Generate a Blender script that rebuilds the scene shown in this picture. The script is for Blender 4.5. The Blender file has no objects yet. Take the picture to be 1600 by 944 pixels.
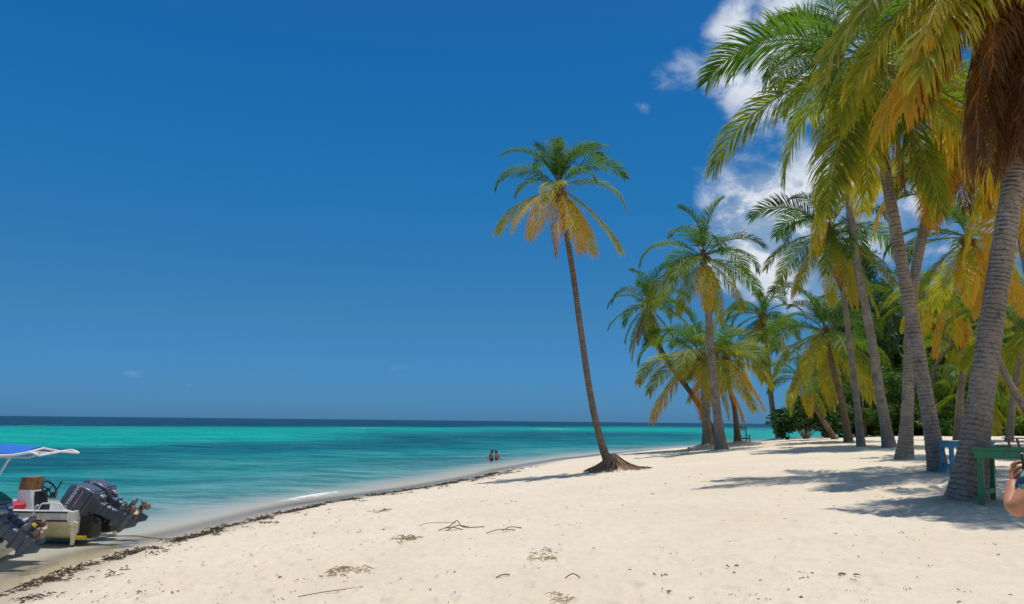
import bpy, bmesh, math, random
import numpy as np
from mathutils import Vector, Matrix, Euler
random.seed(7); rng = np.random.default_rng(11)
R = math.radians
scene = bpy.context.scene
col = scene.collection

# ------------------------------------------------------------------ camera
FPX = 1150.0; CAM_Z = 2.5
PITCH = math.atan(185.9 / FPX); ROLL = math.atan(0.01045)
Fv = Vector((0, math.cos(PITCH), math.sin(PITCH)))
U0 = Vector((0, -math.sin(PITCH), math.cos(PITCH))); R0 = Vector((1, 0, 0))
Rv = R0 * math.cos(ROLL) + U0 * math.sin(ROLL)
Uv = U0 * math.cos(ROLL) - R0 * math.sin(ROLL)
cd = bpy.data.cameras.new('camera'); cam = bpy.data.objects.new('camera', cd); col.objects.link(cam)
cd.sensor_width = 36; cd.lens = FPX / 1600 * 36; cd.clip_start = 0.05; cd.clip_end = 30000
m3 = Matrix((Rv, Uv, -Fv)).transposed()
cam.matrix_world = Matrix.Translation((0, 0, CAM_Z)) @ m3.to_4x4()
scene.camera = cam

# ------------------------------------------------------------------ light and sky
SUN_EL = R(86); SUN_AZ = R(50)      # azimuth from +Y towards +X: the sun stands high, to the right and a little ahead
sd = bpy.data.lights.new('sun', 'SUN'); sd.energy = 3.55; sd.angle = R(0.53); sd.color = (1.0, 0.955, 0.88)
sun = bpy.data.objects.new('sun', sd); col.objects.link(sun)
sdir = Vector((math.cos(SUN_EL) * math.sin(SUN_AZ), math.cos(SUN_EL) * math.cos(SUN_AZ), math.sin(SUN_EL)))
sun.rotation_euler = (-sdir).to_track_quat('-Z', 'Y').to_euler(); sun.location = (0, 0, 60)
scene.view_settings.view_transform = 'Standard'; scene.view_settings.look = 'None'
scene.view_settings.exposure = 0.0; scene.view_settings.gamma = 1.0; scene.view_settings.use_curve_mapping = False
scene.render.resolution_x = 1024; scene.render.resolution_y = 604

world = bpy.data.worlds.new('World'); scene.world = world; world.use_nodes = True
wn = world.node_tree.nodes; wl = world.node_tree.links; wn.clear()
def W(t, **k):
    n = wn.new(t)
    for a, b in k.items(): setattr(n, a, b)
    return n
def wm(op, a, b=None, c=None):
    n = W('ShaderNodeMath', operation=op)
    for i, v in enumerate((a, b, c)):
        if v is None: continue
        if isinstance(v, (int, float)): n.inputs[i].default_value = v
        else: wl.new(v, n.inputs[i])
    return n.outputs[0]
sky = W('ShaderNodeTexSky', sky_type='NISHITA'); sky.sun_disc = False
sky.sun_elevation = SUN_EL; sky.sun_rotation = SUN_AZ
sky.air_density = 1.0; sky.dust_density = 0.25; sky.ozone_density = 3.0; sky.altitude = 0
SKY_STRENGTH = 0.105
tint = W('ShaderNodeMix', data_type='RGBA', blend_type='MULTIPLY'); tint.inputs[0].default_value = 1
tc = W('ShaderNodeTexCoord'); sep = W('ShaderNodeSeparateXYZ'); wl.new(tc.outputs['Generated'], sep.inputs[0])
az = wm('ARCTAN2', sep.outputs[0], sep.outputs[1]); el = wm('ARCSINE', sep.outputs[2])
grade = W('ShaderNodeValToRGB'); wl.new(wm('MULTIPLY', el, 1 / 1.5708), grade.inputs[0])
ge = grade.color_ramp.elements
GR = [(0, (.115, .345, .85)), (.083, (.155, .45, .70)), (.19, (.105, .55, .84)), (.29, (.075, .56, .92)), (1, (.38, .64, .88))]
while len(ge) < len(GR): ge.new(.5)
for e_, (p_, c_) in zip(ge, GR): e_.position = p_; e_.color = (*c_, 1)
wl.new(sky.outputs[0], tint.inputs[6]); wl.new(grade.outputs[0], tint.inputs[7])
def pix_azel(px, py):
    d = (Fv * FPX + Rv * (px - 800) - Uv * (py - 472)).normalized()
    return math.atan2(d.x, d.y), math.asin(d.z)
# cumulus banks hang over the land to the right, small puffs low over the sea
banks = [(1180,105,80,90,1.6),(1260,60,95,90,1.6),(1079,112,80,55,.5),(1000,165,45,32,-.02),(1230,330,110,85,1.6),(1190,405,85,58,1.4),
         (1290,400,120,80,1.0),(1400,330,140,90,1.0),(1560,300,120,80,1.0),(1225,440,90,50,1.2),(210,580,32,19,.5),(605,571,60,14,.5),(300,604,24,14,-.2),(35,598,40,16,-.25),(1700,250,200,140,1),(1950,330,220,120,.9)]
mask = None
for (px, py, a, b, s) in banks:
    u0, v0 = pix_azel(px, py)
    ku = FPX / a / math.cos(v0) * 0.95; kv = FPX / b
    du = wm('MULTIPLY', wm('SUBTRACT', az, u0), ku); dv = wm('MULTIPLY', wm('SUBTRACT', el, v0), kv)
    q = wm('SUBTRACT', s, wm('ADD', wm('MULTIPLY', du, du), wm('MULTIPLY', dv, dv)))
    mask = q if mask is None else wm('MAXIMUM', mask, q)
# open sky over the sea, added cumulus out of view right and behind as neutral fill for shadows
land = W('ShaderNodeMapRange', interpolation_type='SMOOTHSTEP'); wl.new(wm('COSINE', wm('SUBTRACT', az, 2.1)), land.inputs[0])
land.inputs[1].default_value = .05; land.inputs[2].default_value = .6; land.inputs[3].default_value = -1.2; land.inputs[4].default_value = .95
mask = wm('MAXIMUM', mask, land.outputs[0])
def wnoise(scale, detail, rough, off=(0, 0, 0)):
    mp = W('ShaderNodeMapping'); mp.inputs['Location'].default_value = off
    mp.inputs['Scale'].default_value = (1, 1, 1.35); wl.new(tc.outputs['Generated'], mp.inputs[0])
    n = W('ShaderNodeTexNoise'); n.inputs['Scale'].default_value = scale; n.inputs['Detail'].default_value = detail
    n.inputs['Roughness'].default_value = rough; n.inputs['Distortion'].default_value = 0.25
    wl.new(mp.outputs[0], n.inputs['Vector']); return n.outputs[0]
n1 = wnoise(13, 9, .6); n2 = wnoise(13, 6, .6, (-.018, -.006, -.03)); n3 = wnoise(4.5, 3, .5, (3, 1, 0))
dens = wm('ADD', mask, wm('ADD', wm('MULTIPLY', wm('SUBTRACT', n1, .5), 3.0), wm('MULTIPLY', wm('SUBTRACT', n3, .5), 1.2)))
mr = W('ShaderNodeMapRange', interpolation_type='SMOOTHSTEP'); wl.new(dens, mr.inputs[0]); mr.inputs[1].default_value = .0; mr.inputs[2].default_value = 1.6
mr.inputs[3].default_value = 0; mr.inputs[4].default_value = .92
shade = W('ShaderNodeMapRange', interpolation_type='SMOOTHSTEP'); wl.new(wm('SUBTRACT', n1, n2), shade.inputs[0])
shade.inputs[1].default_value = -.09; shade.inputs[2].default_value = .10
cc = W('ShaderNodeMix', data_type='RGBA'); wl.new(shade.outputs[0], cc.inputs[0])
CB = 1 / SKY_STRENGTH
cc.inputs[6].default_value = (.30 * CB, .42 * CB, .57 * CB, 1); cc.inputs[7].default_value = (.80 * CB, .84 * CB, .89 * CB, 1)
skymix = W('ShaderNodeMix', data_type='RGBA'); wl.new(mr.outputs[0], skymix.inputs[0])
wl.new(tint.outputs[2], skymix.inputs[6]); wl.new(cc.outputs[2], skymix.inputs[7])
bg = W('ShaderNodeBackground'); bg.inputs[1].default_value = SKY_STRENGTH
wl.new(skymix.outputs[2], bg.inputs[0])
wo = W('ShaderNodeOutputWorld'); wl.new(bg.outputs[0], wo.inputs[0])

# ------------------------------------------------------------------ numeric helpers
def ray(px, py):
    return (Fv * FPX + Rv * (px - 800) - Uv * (py - 472)) / FPX   # y component is close to 1 per metre of depth
def at(px, py, depth):
    d = ray(px, py); d = d / d.y
    return Vector((d.x * depth, depth, CAM_Z + d.z * depth))
_perm = rng.permutation(512); _ang = rng.random(512) * 2 * np.pi
def perlin(x, y):
    xi = np.floor(x).astype(np.int64); yi = np.floor(y).astype(np.int64); xf = x - xi; yf = y - yi
    def g(ix, iy, dx, dy):
        h = _ang[_perm[(_perm[ix & 511] + iy) & 511]]
        return np.cos(h) * dx + np.sin(h) * dy
    u = xf ** 3 * (xf * (xf * 6 - 15) + 10); v = yf ** 3 * (yf * (yf * 6 - 15) + 10)
    a = g(xi, yi, xf, yf); b = g(xi + 1, yi, xf - 1, yf); c = g(xi, yi + 1, xf, yf - 1); d = g(xi + 1, yi + 1, xf - 1, yf - 1)
    return (a + u * (b - a)) * (1 - v) + (c + u * (d - c)) * v
def dimples(x, y, cell, prob, rmin, rmax):
    gx = np.floor(x / cell).astype(np.int64); gy = np.floor(y / cell).astype(np.int64); out = np.zeros_like(x)
    for ox in (-1, 0, 1):
        for oy in (-1, 0, 1):
            ix = gx + ox; iy = gy + oy
            h1 = _perm[(_perm[ix & 511] + iy) & 511]; h2 = _perm[(h1 + 97) & 511]; h3 = _perm[(h2 + 31 + h1) & 511]; h4 = _perm[(h3 + 71) & 511]
            cx = (ix + h1 / 512) * cell; cy = (iy + h2 / 512) * cell
            r = (rmin + (rmax - rmin) * h3 / 512) * cell; th = h4 / 512 * np.pi
            dx = x - cx; dy = y - cy; a = (dx * np.cos(th) + dy * np.sin(th)) / r; b = (-dx * np.sin(th) + dy * np.cos(th)) / (r * .6)
            q = a * a + b * b
            out += np.where(h4 / 512 < prob, -np.exp(-q) + .45 * np.exp(-(np.sqrt(q) - 1.7) ** 2 * 3), 0)
    return out
SHORE = np.array([(-30,-400),(-14,-60),(-9,-15),(-7.5,0),(-7.3,10.5),(-7.2,15),(-5.7,22),(-2.7,30),(-.95,36),(1.5,44),(5.5,54),(12,66),(26,88),(60,140),(140,230),(400,420),(3000,1800)], float)
def _cr(P, n=6):
    out = []
    for i in range(len(P) - 1):
        p0 = P[max(i - 1, 0)]; p1 = P[i]; p2 = P[i + 1]; p3 = P[min(i + 2, len(P) - 1)]
        for k in range(n):
            t = k / n
            out.append(.5 * ((2 * p1) + (-p0 + p2) * t + (2 * p0 - 5 * p1 + 4 * p2 - p3) * t * t + (-p0 + 3 * p1 - 3 * p2 + p3) * t ** 3))
    out.append(P[-1]); return np.array(out)
SH = np.vstack([SHORE[:3], _cr(SHORE[2:-2], 5), SHORE[-2:]])
def sdf(x, y):
    """metres inland of the water's edge, negative out at sea"""
    x = np.asarray(x, float); y = np.asarray(y, float)
    best = np.full(x.shape, 1e18); sg = np.zeros(x.shape)
    for i in range(len(SH) - 1):
        ax, ay = SH[i]; bx, by = SH[i + 1]; dx, dy = bx - ax, by - ay; L2 = dx * dx + dy * dy
        if L2 < 1e-9: continue
        t = np.clip(((x - ax) * dx + (y - ay) * dy) / L2, 0, 1)
        qx = x - ax - t * dx; qy = y - ay - t * dy; d = qx * qx + qy * qy
        cr = dx * qy - dy * qx; m = d < best
        best = np.where(m, d, best); sg = np.where(m, np.where(cr > 0, -1, 1), sg)
    return np.sqrt(best) * sg
HS = np.array([-2000,-300,-100,-30,-10,-5,-2.5,-1.2,0,3,6,8,12,16,20,30,50,100,400,3000], float)
HH = np.array([-12,-6,-3.2,-2.0,-1.45,-.95,-.34,-.11,0,.36,.68,.87,1.28,1.52,1.68,1.85,1.93,1.97,2.05,2.3], float)
def _pchip(xs):
    h = np.diff(HS); dl = np.diff(HH) / h; m = np.zeros(len(HS)); m[0] = dl[0]; m[-1] = dl[-1]
    for i in range(1, len(HS) - 1):
        if dl[i - 1] * dl[i] > 0:
            w1 = 2 * h[i] + h[i - 1]; w2 = h[i] + 2 * h[i - 1]; m[i] = (w1 + w2) / (w1 / dl[i - 1] + w2 / dl[i])
    xs = np.clip(xs, HS[0], HS[-1]); k = np.clip(np.searchsorted(HS, xs) - 1, 0, len(HS) - 2)
    t = (xs - HS[k]) / h[k]
    return ((1 + 2 * t) * (1 - t) ** 2 * HH[k] + t * (1 - t) ** 2 * h[k] * m[k] + t * t * (3 - 2 * t) * HH[k + 1] + t * t * (t - 1) * h[k] * m[k + 1])
def ground_base(x, y, s=None):
    if s is None: s = sdf(x, y)
    wob = .55 * perlin(x * .16 + 3, y * .16 + 9)
    return _pchip(s + wob * np.clip(1 - np.abs(s) / 14, 0, 1)) + np.clip((s - 1) / 6, 0, 1) * (.05 * perlin(x * .22, y * .22) + .05 * perlin(x * .08 + 5, y * .08))
def ground(x, y):
    return float(ground_base(np.array([x], float), np.array([y], float))[0])
def hit(px, py):
    """where the line of sight through a photo point meets the ground"""
    d = ray(px, py); d = d / d.y; ys = np.geomspace(2, 400, 1500)
    z = CAM_Z + d.z * ys; g = ground_base(d.x * ys, ys); k = np.argmax(z < g)
    if not (z < g).any(): k = len(ys) - 1
    return Vector((d.x * ys[k], ys[k], g[k]))
def drop(x, y, z=0): return Vector((x, y, ground(x, y) + z))

# ------------------------------------------------------------------ mesh helpers
class MB:
    def __init__(s): s.v = []; s.f = []; s.m = []; s.a = []
    def add(s, vs, fs, mi=0, a=None):
        o = len(s.v); s.v.extend([tuple(p) for p in vs]); s.f.extend([tuple(i + o for i in f) for f in fs]); s.m.extend([mi] * len(fs))
        s.a.extend(a if a is not None else [0.0] * len(vs))
    def box(s, c, size, rot=None, mi=0, taper=1.0):
        c = Vector(c); x, y, z = [q / 2 for q in size]
        vs = [Vector((sx * x * (taper if sz > 0 else 1), sy * y * (taper if sz > 0 else 1), sz * z)) for sz in (-1, 1) for sx, sy in ((-1,-1),(1,-1),(1,1),(-1,1))]
        if rot is not None:
            rm = rot if isinstance(rot, Matrix) else Euler(rot).to_matrix(); vs = [rm @ v for v in vs]
        s.add([v + c for v in vs], [(3,2,1,0),(4,5,6,7),(0,1,5,4),(1,2,6,5),(2,3,7,6),(3,0,4,7)], mi)
    def bar(s, a, b, w, h, mi=0, up=Vector((0, 0, 1))):
        a = Vector(a); b = Vector(b); d = (b - a); L = d.length; d.normalize()
        sd = d.cross(up)
        if sd.length < 1e-4: sd = d.cross(Vector((0, 1, 0)))
        sd.normalize(); u = sd.cross(d)
        rm = Matrix((d, sd, u)).transposed(); s.box((a + b) / 2, (L, w, h), rm, mi)
    def tube(s, pts, rad, n=8, mi=0, cap=True, a=None):
        pts = [Vector(p) for p in pts]
        if isinstance(rad, (int, float)): rad = [rad] * len(pts)
        t0 = (pts[1] - pts[0]).normalized(); u = t0.orthogonal().normalized(); rings = []; vs = []
        for i, p in enumerate(pts):
            t = (pts[min(i + 1, len(pts) - 1)] - pts[max(i - 1, 0)])
            t = t.normalized() if t.length > 1e-9 else t0
            u = (u - t * u.dot(t)).normalized(); w = t.cross(u)
            for k in range(n):
                q = 2 * math.pi * k / n; vs.append(p + (u * math.cos(q) + w * math.sin(q)) * rad[i])
        fs = [(i * n + k, i * n + (k + 1) % n, (i + 1) * n + (k + 1) % n, (i + 1) * n + k) for i in range(len(pts) - 1) for k in range(n)]
        if cap: fs.append(tuple(range(n - 1, -1, -1))); fs.append(tuple((len(pts) - 1) * n + k for k in range(n)))
        s.add(vs, fs, mi, None if a is None else [q for q in a for _ in range(n)])
    def loft(s, secs, mi=0, closed=True, cap=True):
        n = len(secs[0]); vs = [p for q in secs for p in q]; fs = []
        for i in range(len(secs) - 1):
            for k in range(n if closed else n - 1):
                fs.append((i * n + k, i * n + (k + 1) % n, (i + 1) * n + (k + 1) % n, (i + 1) * n + k))
        if cap and closed: fs.append(tuple(range(n - 1, -1, -1))); fs.append(tuple((len(secs) - 1) * n + k for k in range(n)))
        s.add(vs, fs, mi)
    def mesh(s, name, mats, smooth=False, attr=None):
        me = bpy.data.meshes.new(name); me.from_pydata(s.v, [], s.f)
        for m in mats: me.materials.append(m)
        if any(s.m): me.polygons.foreach_set('material_index', s.m)
        if smooth: me.polygons.foreach_set('use_smooth', [True] * len(me.polygons))
        if attr:
            at_ = me.attributes.new(attr, 'FLOAT', 'POINT'); at_.data.foreach_set('value', s.a)
        me.update(); return me
    def build(s, name, mats, parent=None, smooth=False, attr=None, bevel=0):
        if not isinstance(mats, (list, tuple)): mats = [mats]
        o = bpy.data.objects.new(name, s.mesh(name, mats, smooth, attr)); col.objects.link(o)
        if parent: o.parent = parent
        if bevel:
            b = o.modifiers.new('bevel', 'BEVEL'); b.width = bevel; b.segments = 2; b.limit_method = 'ANGLE'; b.angle_limit = R(35)
        if smooth: smooth_angle(o)
        return o
def smooth_angle(o, ang=50):
    try:
        o.data.set_sharp_from_angle(angle=R(ang))
    except Exception: pass
def np_mesh(name, V, Fq, mats):
    me = bpy.data.meshes.new(name); n = len(V); k = Fq.shape[1]
    me.vertices.add(n); me.vertices.foreach_set('co', np.ascontiguousarray(V, np.float32).ravel())
    me.loops.add(Fq.size); me.loops.foreach_set('vertex_index', np.ascontiguousarray(Fq, np.int32).ravel())
    me.polygons.add(len(Fq)); me.polygons.foreach_set('loop_start', np.arange(len(Fq), dtype=np.int32) * k)
    for m in mats: me.materials.append(m)
    me.update(calc_edges=True); return me
def tag(o, label=None, cat=None, group=None, kind=None):
    for k, v in (('label', label), ('category', cat), ('group', group), ('kind', kind)):
        if v: o[k] = v
    return o
def thing(name, label, cat, loc=(0, 0, 0), rz=0, group=None):
    o = bpy.data.objects.new(name, None); col.objects.link(o); o.empty_display_size = .2
    o.location = loc; o.rotation_euler = (0, 0, rz); return tag(o, label, cat, group)

# ------------------------------------------------------------------ materials
class NT:
    def __init__(s, name):
        s.mat = bpy.data.materials.new(name); s.mat.use_nodes = True; s.t = s.mat.node_tree; s.n = s.t.nodes; s.l = s.t.links
        s.n.clear(); s.out = s.n.new('ShaderNodeOutputMaterial')
    def new(s, t, **k):
        n = s.n.new(t)
        for a, b in k.items(): setattr(n, a, b)
        return n
    def put(s, sock, v):
        if hasattr(v, 'node'): s.l.new(v, sock)
        elif isinstance(v, (tuple, list)) and len(v) == 3 and sock.type == 'RGBA': sock.default_value = (*v, 1)
        else: sock.default_value = v
    def math(s, op, a, b=None, c=None, clamp=False):
        n = s.new('ShaderNodeMath', operation=op); n.use_clamp = clamp
        for i, v in enumerate((a, b, c)):
            if v is not None: s.put(n.inputs[i], v)
        return n.outputs[0]
    def mix(s, f, a, b, bt='MIX'):
        n = s.new('ShaderNodeMix', data_type='RGBA', blend_type=bt); s.put(n.inputs[0], f); s.put(n.inputs[6], a); s.put(n.inputs[7], b); return n.outputs[2]
    def noise(s, scale, detail=4, rough=.55, vec=None, dist=0):
        n = s.new('ShaderNodeTexNoise'); n.inputs['Scale'].default_value = scale; n.inputs['Detail'].default_value = detail
        n.inputs['Roughness'].default_value = rough; n.inputs['Distortion'].default_value = dist
        if vec is not None: s.l.new(vec, n.inputs['Vector'])
        return n.outputs[0]
    def coord(s, kind='Object', scale=(1, 1, 1), rot=(0, 0, 0)):
        t = s.new('ShaderNodeTexCoord'); m = s.new('ShaderNodeMapping'); m.inputs['Scale'].default_value = scale; m.inputs['Rotation'].default_value = rot
        s.l.new(t.outputs[kind], m.inputs[0]); return m.outputs[0]
    def pos(s, scale=(1, 1, 1)):
        t = s.new('ShaderNodeNewGeometry'); m = s.new('ShaderNodeMapping'); m.inputs['Scale'].default_value = scale
        s.l.new(t.outputs['Position'], m.inputs[0]); return m.outputs[0]
    def attr(s, name, typ='GEOMETRY'):
        a = s.new('ShaderNodeAttribute', attribute_name=name); a.attribute_type = typ; return a
    def rng(s, v, a, b, c=0, d=1, smooth=True):
        n = s.new('ShaderNodeMapRange', interpolation_type='SMOOTHSTEP' if smooth else 'LINEAR'); s.put(n.inputs[0], v)
        for i, q in enumerate((a, b, c, d)): n.inputs[i + 1].default_value = q
        return n.outputs[0]
    def ramp(s, f, stops):
        n = s.new('ShaderNodeValToRGB'); s.put(n.inputs[0], f); e = n.color_ramp.elements
        while len(e) < len(stops): e.new(.5)
        for q, (p, c) in zip(e, stops): q.position = p; q.color = (*c, 1)
        return n.outputs[0]
    def bsdf(s, **k):
        b = s.new('ShaderNodeBsdfPrincipled')
        for a, v in k.items(): s.put(b.inputs[a.replace('_', ' ')], v)
        return b
    def bump(s, h, strength=.3, dist=.02):
        b = s.new('ShaderNodeBump'); b.inputs['Strength'].default_value = strength; b.inputs['Distance'].default_value = dist; s.l.new(h, b.inputs['Height']); return b.outputs[0]
    def done(s, sh): s.l.new(sh if not hasattr(sh, 'outputs') else sh.outputs[0], s.out.inputs[0]); return s.mat
def simple(name, c, rough=.5, metal=0, var=.18, scale=9, bump=.15, bscale=60, spec=.5, wear=None):
    t = NT(name); v = t.coord('Object'); n = t.noise(scale, 5, .6, v); c2 = tuple(q * (1 - var) for q in c); c1 = tuple(min(1, q * (1 + var * .5)) for q in c)
    cc_ = t.mix(t.rng(n, .3, .7), c2, c1)
    if wear: cc_ = t.mix(t.rng(t.noise(scale * 2.3, 6, .65, v), .56, .66), cc_, wear)
    b = t.bsdf(Base_Color=cc_, Roughness=t.rng(n, .2, .8, max(.03, rough - .1), min(1, rough + .1)), Metallic=metal, Specular_IOR_Level=spec)
    if bump: t.l.new(t.bump(t.noise(bscale, 4, .6, v), bump, .004), b.inputs['Normal'])
    return t.done(b)
M = {}
# sand: dry, pale, with darker wet rim by the water
t = NT('sand'); p = t.pos(); wet = t.attr('wet').outputs['Fac']
n_a = t.noise(.5, 5, .6, p); n_b = t.noise(7, 6, .65, p); n_c = t.noise(160, 3, .7, p); n_d = t.noise(30, 5, .7, p)
c = t.mix(t.rng(n_a, .3, .7), (.735, .62, .465), (.785, .68, .525))
c = t.mix(t.rng(n_b, .42, .75, 0, .55), c, (.66, .56, .45))
c = t.mix(t.rng(n_d, .58, .70, 0, .6), c, (.46, .37, .28))
c = t.mix(t.rng(n_c, .58, .75, 0, .35), c, (.55, .46, .37))
dirt = t.attr('dirt').outputs['Fac']
c = t.mix(t.math('MULTIPLY', dirt, t.rng(n_d, .3, .62, .15, 1)), c, (.23, .155, .10))
wf = t.math('ADD', wet, t.math('MULTIPLY', t.math('SUBTRACT', n_b, .5), .25), clamp=True)
c = t.mix(wf, c, (.56, .46, .335))
b = t.bsdf(Base_Color=c, Roughness=t.rng(wf, .3, 1, .9, .42), Specular_IOR_Level=t.rng(wf, .2, 1, .12, .4))
h = t.math('ADD', t.math('MULTIPLY', n_c, .35), t.math('ADD', n_d, t.math('MULTIPLY', n_b, 1.2)))
bm_ = t.new('ShaderNodeBump'); bm_.inputs['Distance'].default_value = .035; t.l.new(h, bm_.inputs['Height']); t.l.new(t.rng(wf, .3, 1, .55, .06), bm_.inputs['Strength'])
t.l.new(bm_.outputs[0], b.inputs['Normal']); M['sand'] = t.done(b)
# sea
t = NT('sea_water'); tone = t.attr('tone').outputs['Color']; dep = t.attr('depth').outputs['Fac']; fo = t.attr('foam').outputs['Fac']; grass = t.attr('grass').outputs['Fac']
p = t.pos()
sg = t.noise(.075, 7, .68, t.pos((.8, 1.5, 1)), .6); sg2 = t.noise(.22, 5, .6, t.pos((.7, 1.6, 1)), .3)
pat = t.rng(t.math('ADD', t.math('MULTIPLY', t.math('SUBTRACT', t.math('ADD', t.math('MULTIPLY', sg, .72), t.math('MULTIPLY', sg2, .28)), .5), 3.0), t.math('SUBTRACT', grass, .5)), -.0, .22)
c = t.mix(t.math('MULTIPLY', pat, .88), tone, (.006, .060, .105))
str_ = t.noise(.34, 10, .86, t.pos((.38, 1.05, 1)), .3)  # str_, str2, str3: wavelet light and shade painted into the water colour as streaks
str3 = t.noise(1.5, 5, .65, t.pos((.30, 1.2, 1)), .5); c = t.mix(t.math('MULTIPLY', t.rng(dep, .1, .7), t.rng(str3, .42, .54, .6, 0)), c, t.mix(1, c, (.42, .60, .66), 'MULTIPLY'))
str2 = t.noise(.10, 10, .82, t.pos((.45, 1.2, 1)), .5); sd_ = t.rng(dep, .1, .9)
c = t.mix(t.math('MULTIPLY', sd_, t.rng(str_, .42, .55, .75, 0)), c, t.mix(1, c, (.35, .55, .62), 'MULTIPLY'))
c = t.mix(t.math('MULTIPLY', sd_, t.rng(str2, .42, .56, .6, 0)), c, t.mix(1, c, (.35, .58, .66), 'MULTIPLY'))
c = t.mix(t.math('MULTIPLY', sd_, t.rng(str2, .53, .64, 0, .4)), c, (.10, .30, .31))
w1 = t.noise(.9, 4, .6, t.pos((.55, 1.1, 1)), .4); w2 = t.noise(4.5, 4, .6, t.pos((.7, 1.2, 1)), .3); w3 = t.noise(.16, 3, .5, t.pos((.5, 1.1, 1)))
hh = t.math('ADD', t.math('MULTIPLY', w1, .16), t.math('ADD', t.math('MULTIPLY', w2, .028), t.math('MULTIPLY', w3, .5)))
bp = t.new('ShaderNodeBump'); bp.inputs['Distance'].default_value = 1.0; t.l.new(hh, bp.inputs['Height']); t.l.new(t.rng(dep, 0, .8, .12, .95), bp.inputs['Strength'])
tr = t.new('ShaderNodeBsdfTransparent'); tr.inputs[0].default_value = (.94, .955, .92, 1)
gl = t.new('ShaderNodeBsdfGlossy'); gl.inputs['Roughness'].default_value = .08; t.l.new(bp.outputs[0], gl.inputs['Normal'])
fr = t.new('ShaderNodeFresnel'); fr.inputs[0].default_value = 1.33; t.l.new(bp.outputs[0], fr.inputs['Normal'])
dif = t.new('ShaderNodeBsdfDiffuse'); t.l.new(c, dif.inputs[0]); t.l.new(bp.outputs[0], dif.inputs['Normal']); wat = t.new('ShaderNodeMixShader'); t.l.new(t.math('MULTIPLY', fr.outputs[0], .34), wat.inputs[0]); t.l.new(dif.outputs[0], wat.inputs[1]); t.l.new(gl.outputs[0], wat.inputs[2])
thin = t.new('ShaderNodeMixShader'); t.l.new(t.math('MULTIPLY', fr.outputs[0], .6), thin.inputs[0]); t.l.new(tr.outputs[0], thin.inputs[1]); t.l.new(gl.outputs[0], thin.inputs[2])
mx = t.new('ShaderNodeMixShader'); t.l.new(t.rng(dep, .0, .12), mx.inputs[0]); t.l.new(thin.outputs[0], mx.inputs[1]); t.l.new(wat.outputs[0], mx.inputs[2])
foam = t.bsdf(Base_Color=(.82, .85, .85), Roughness=.8)
fm = t.new('ShaderNodeMixShader'); fn = t.noise(3.2, 9, .78, t.pos((1, 1.3, 1)), .8)
t.l.new(t.rng(t.math('ADD', t.math('MULTIPLY', t.math('SUBTRACT', fn, .5), 3.0), t.math('SUBTRACT', fo, .5)), .0, .35, 0, .85), fm.inputs[0])
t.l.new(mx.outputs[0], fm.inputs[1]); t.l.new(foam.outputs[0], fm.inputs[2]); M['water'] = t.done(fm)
# palm leaves; the object's own colour carries the age of the frond (0 green, 1 dead)
def leafmat(name, stops, trans, gain=1.6, petiole=False):
    t = NT(name); oi = t.new('ShaderNodeObjectInfo'); sp = t.new('ShaderNodeSeparateColor'); t.l.new(oi.outputs['Color'], sp.inputs[0])
    al = t.attr('along').outputs['Fac']; n = t.noise(2.2, 4, .6, t.coord('Object')); n2 = t.noise(30, 2, .5, t.coord('Object'))
    f = t.math('ADD', sp.outputs[0], t.math('MULTIPLY', t.math('SUBTRACT', n, .5), .26)); f = t.math('ADD', f, t.math('MULTIPLY', t.math('SUBTRACT', al, .35), .22))
    f = t.math('ADD', f, t.math('MULTIPLY', t.math('SUBTRACT', n2, .5), .14), clamp=True)
    c = t.ramp(f, stops); d = t.bsdf(Base_Color=c, Roughness=.5, Specular_IOR_Level=.3)
    if not trans: return t.done(d)
    tl = t.new('ShaderNodeBsdfTranslucent'); t.l.new(t.mix(1, c, (gain, gain * 1.05, gain * .55), 'MULTIPLY'), tl.inputs[0])
    m = t.new('ShaderNodeMixShader'); m.inputs[0].default_value = trans; t.l.new(d.outputs[0], m.inputs[1]); t.l.new(tl.outputs[0], m.inputs[2]); return t.done(m)
PST = [(0, (.040, .090, .012)), (.20, (.080, .150, .014)), (.40, (.215, .235, .018)), (.58, (.42, .335, .028)), (.74, (.54, .285, .030)), (.88, (.33, .145, .040)), (1, (.15, .078, .046))]
M['leaflet'] = leafmat('palm_leaflet', PST, .48, 2.0)
M['rachis'] = leafmat('palm_rachis', [(0, (.12, .17, .03)), (.4, (.30, .29, .05)), (.7, (.46, .30, .07)), (1, (.24, .15, .09))], 0)
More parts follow.
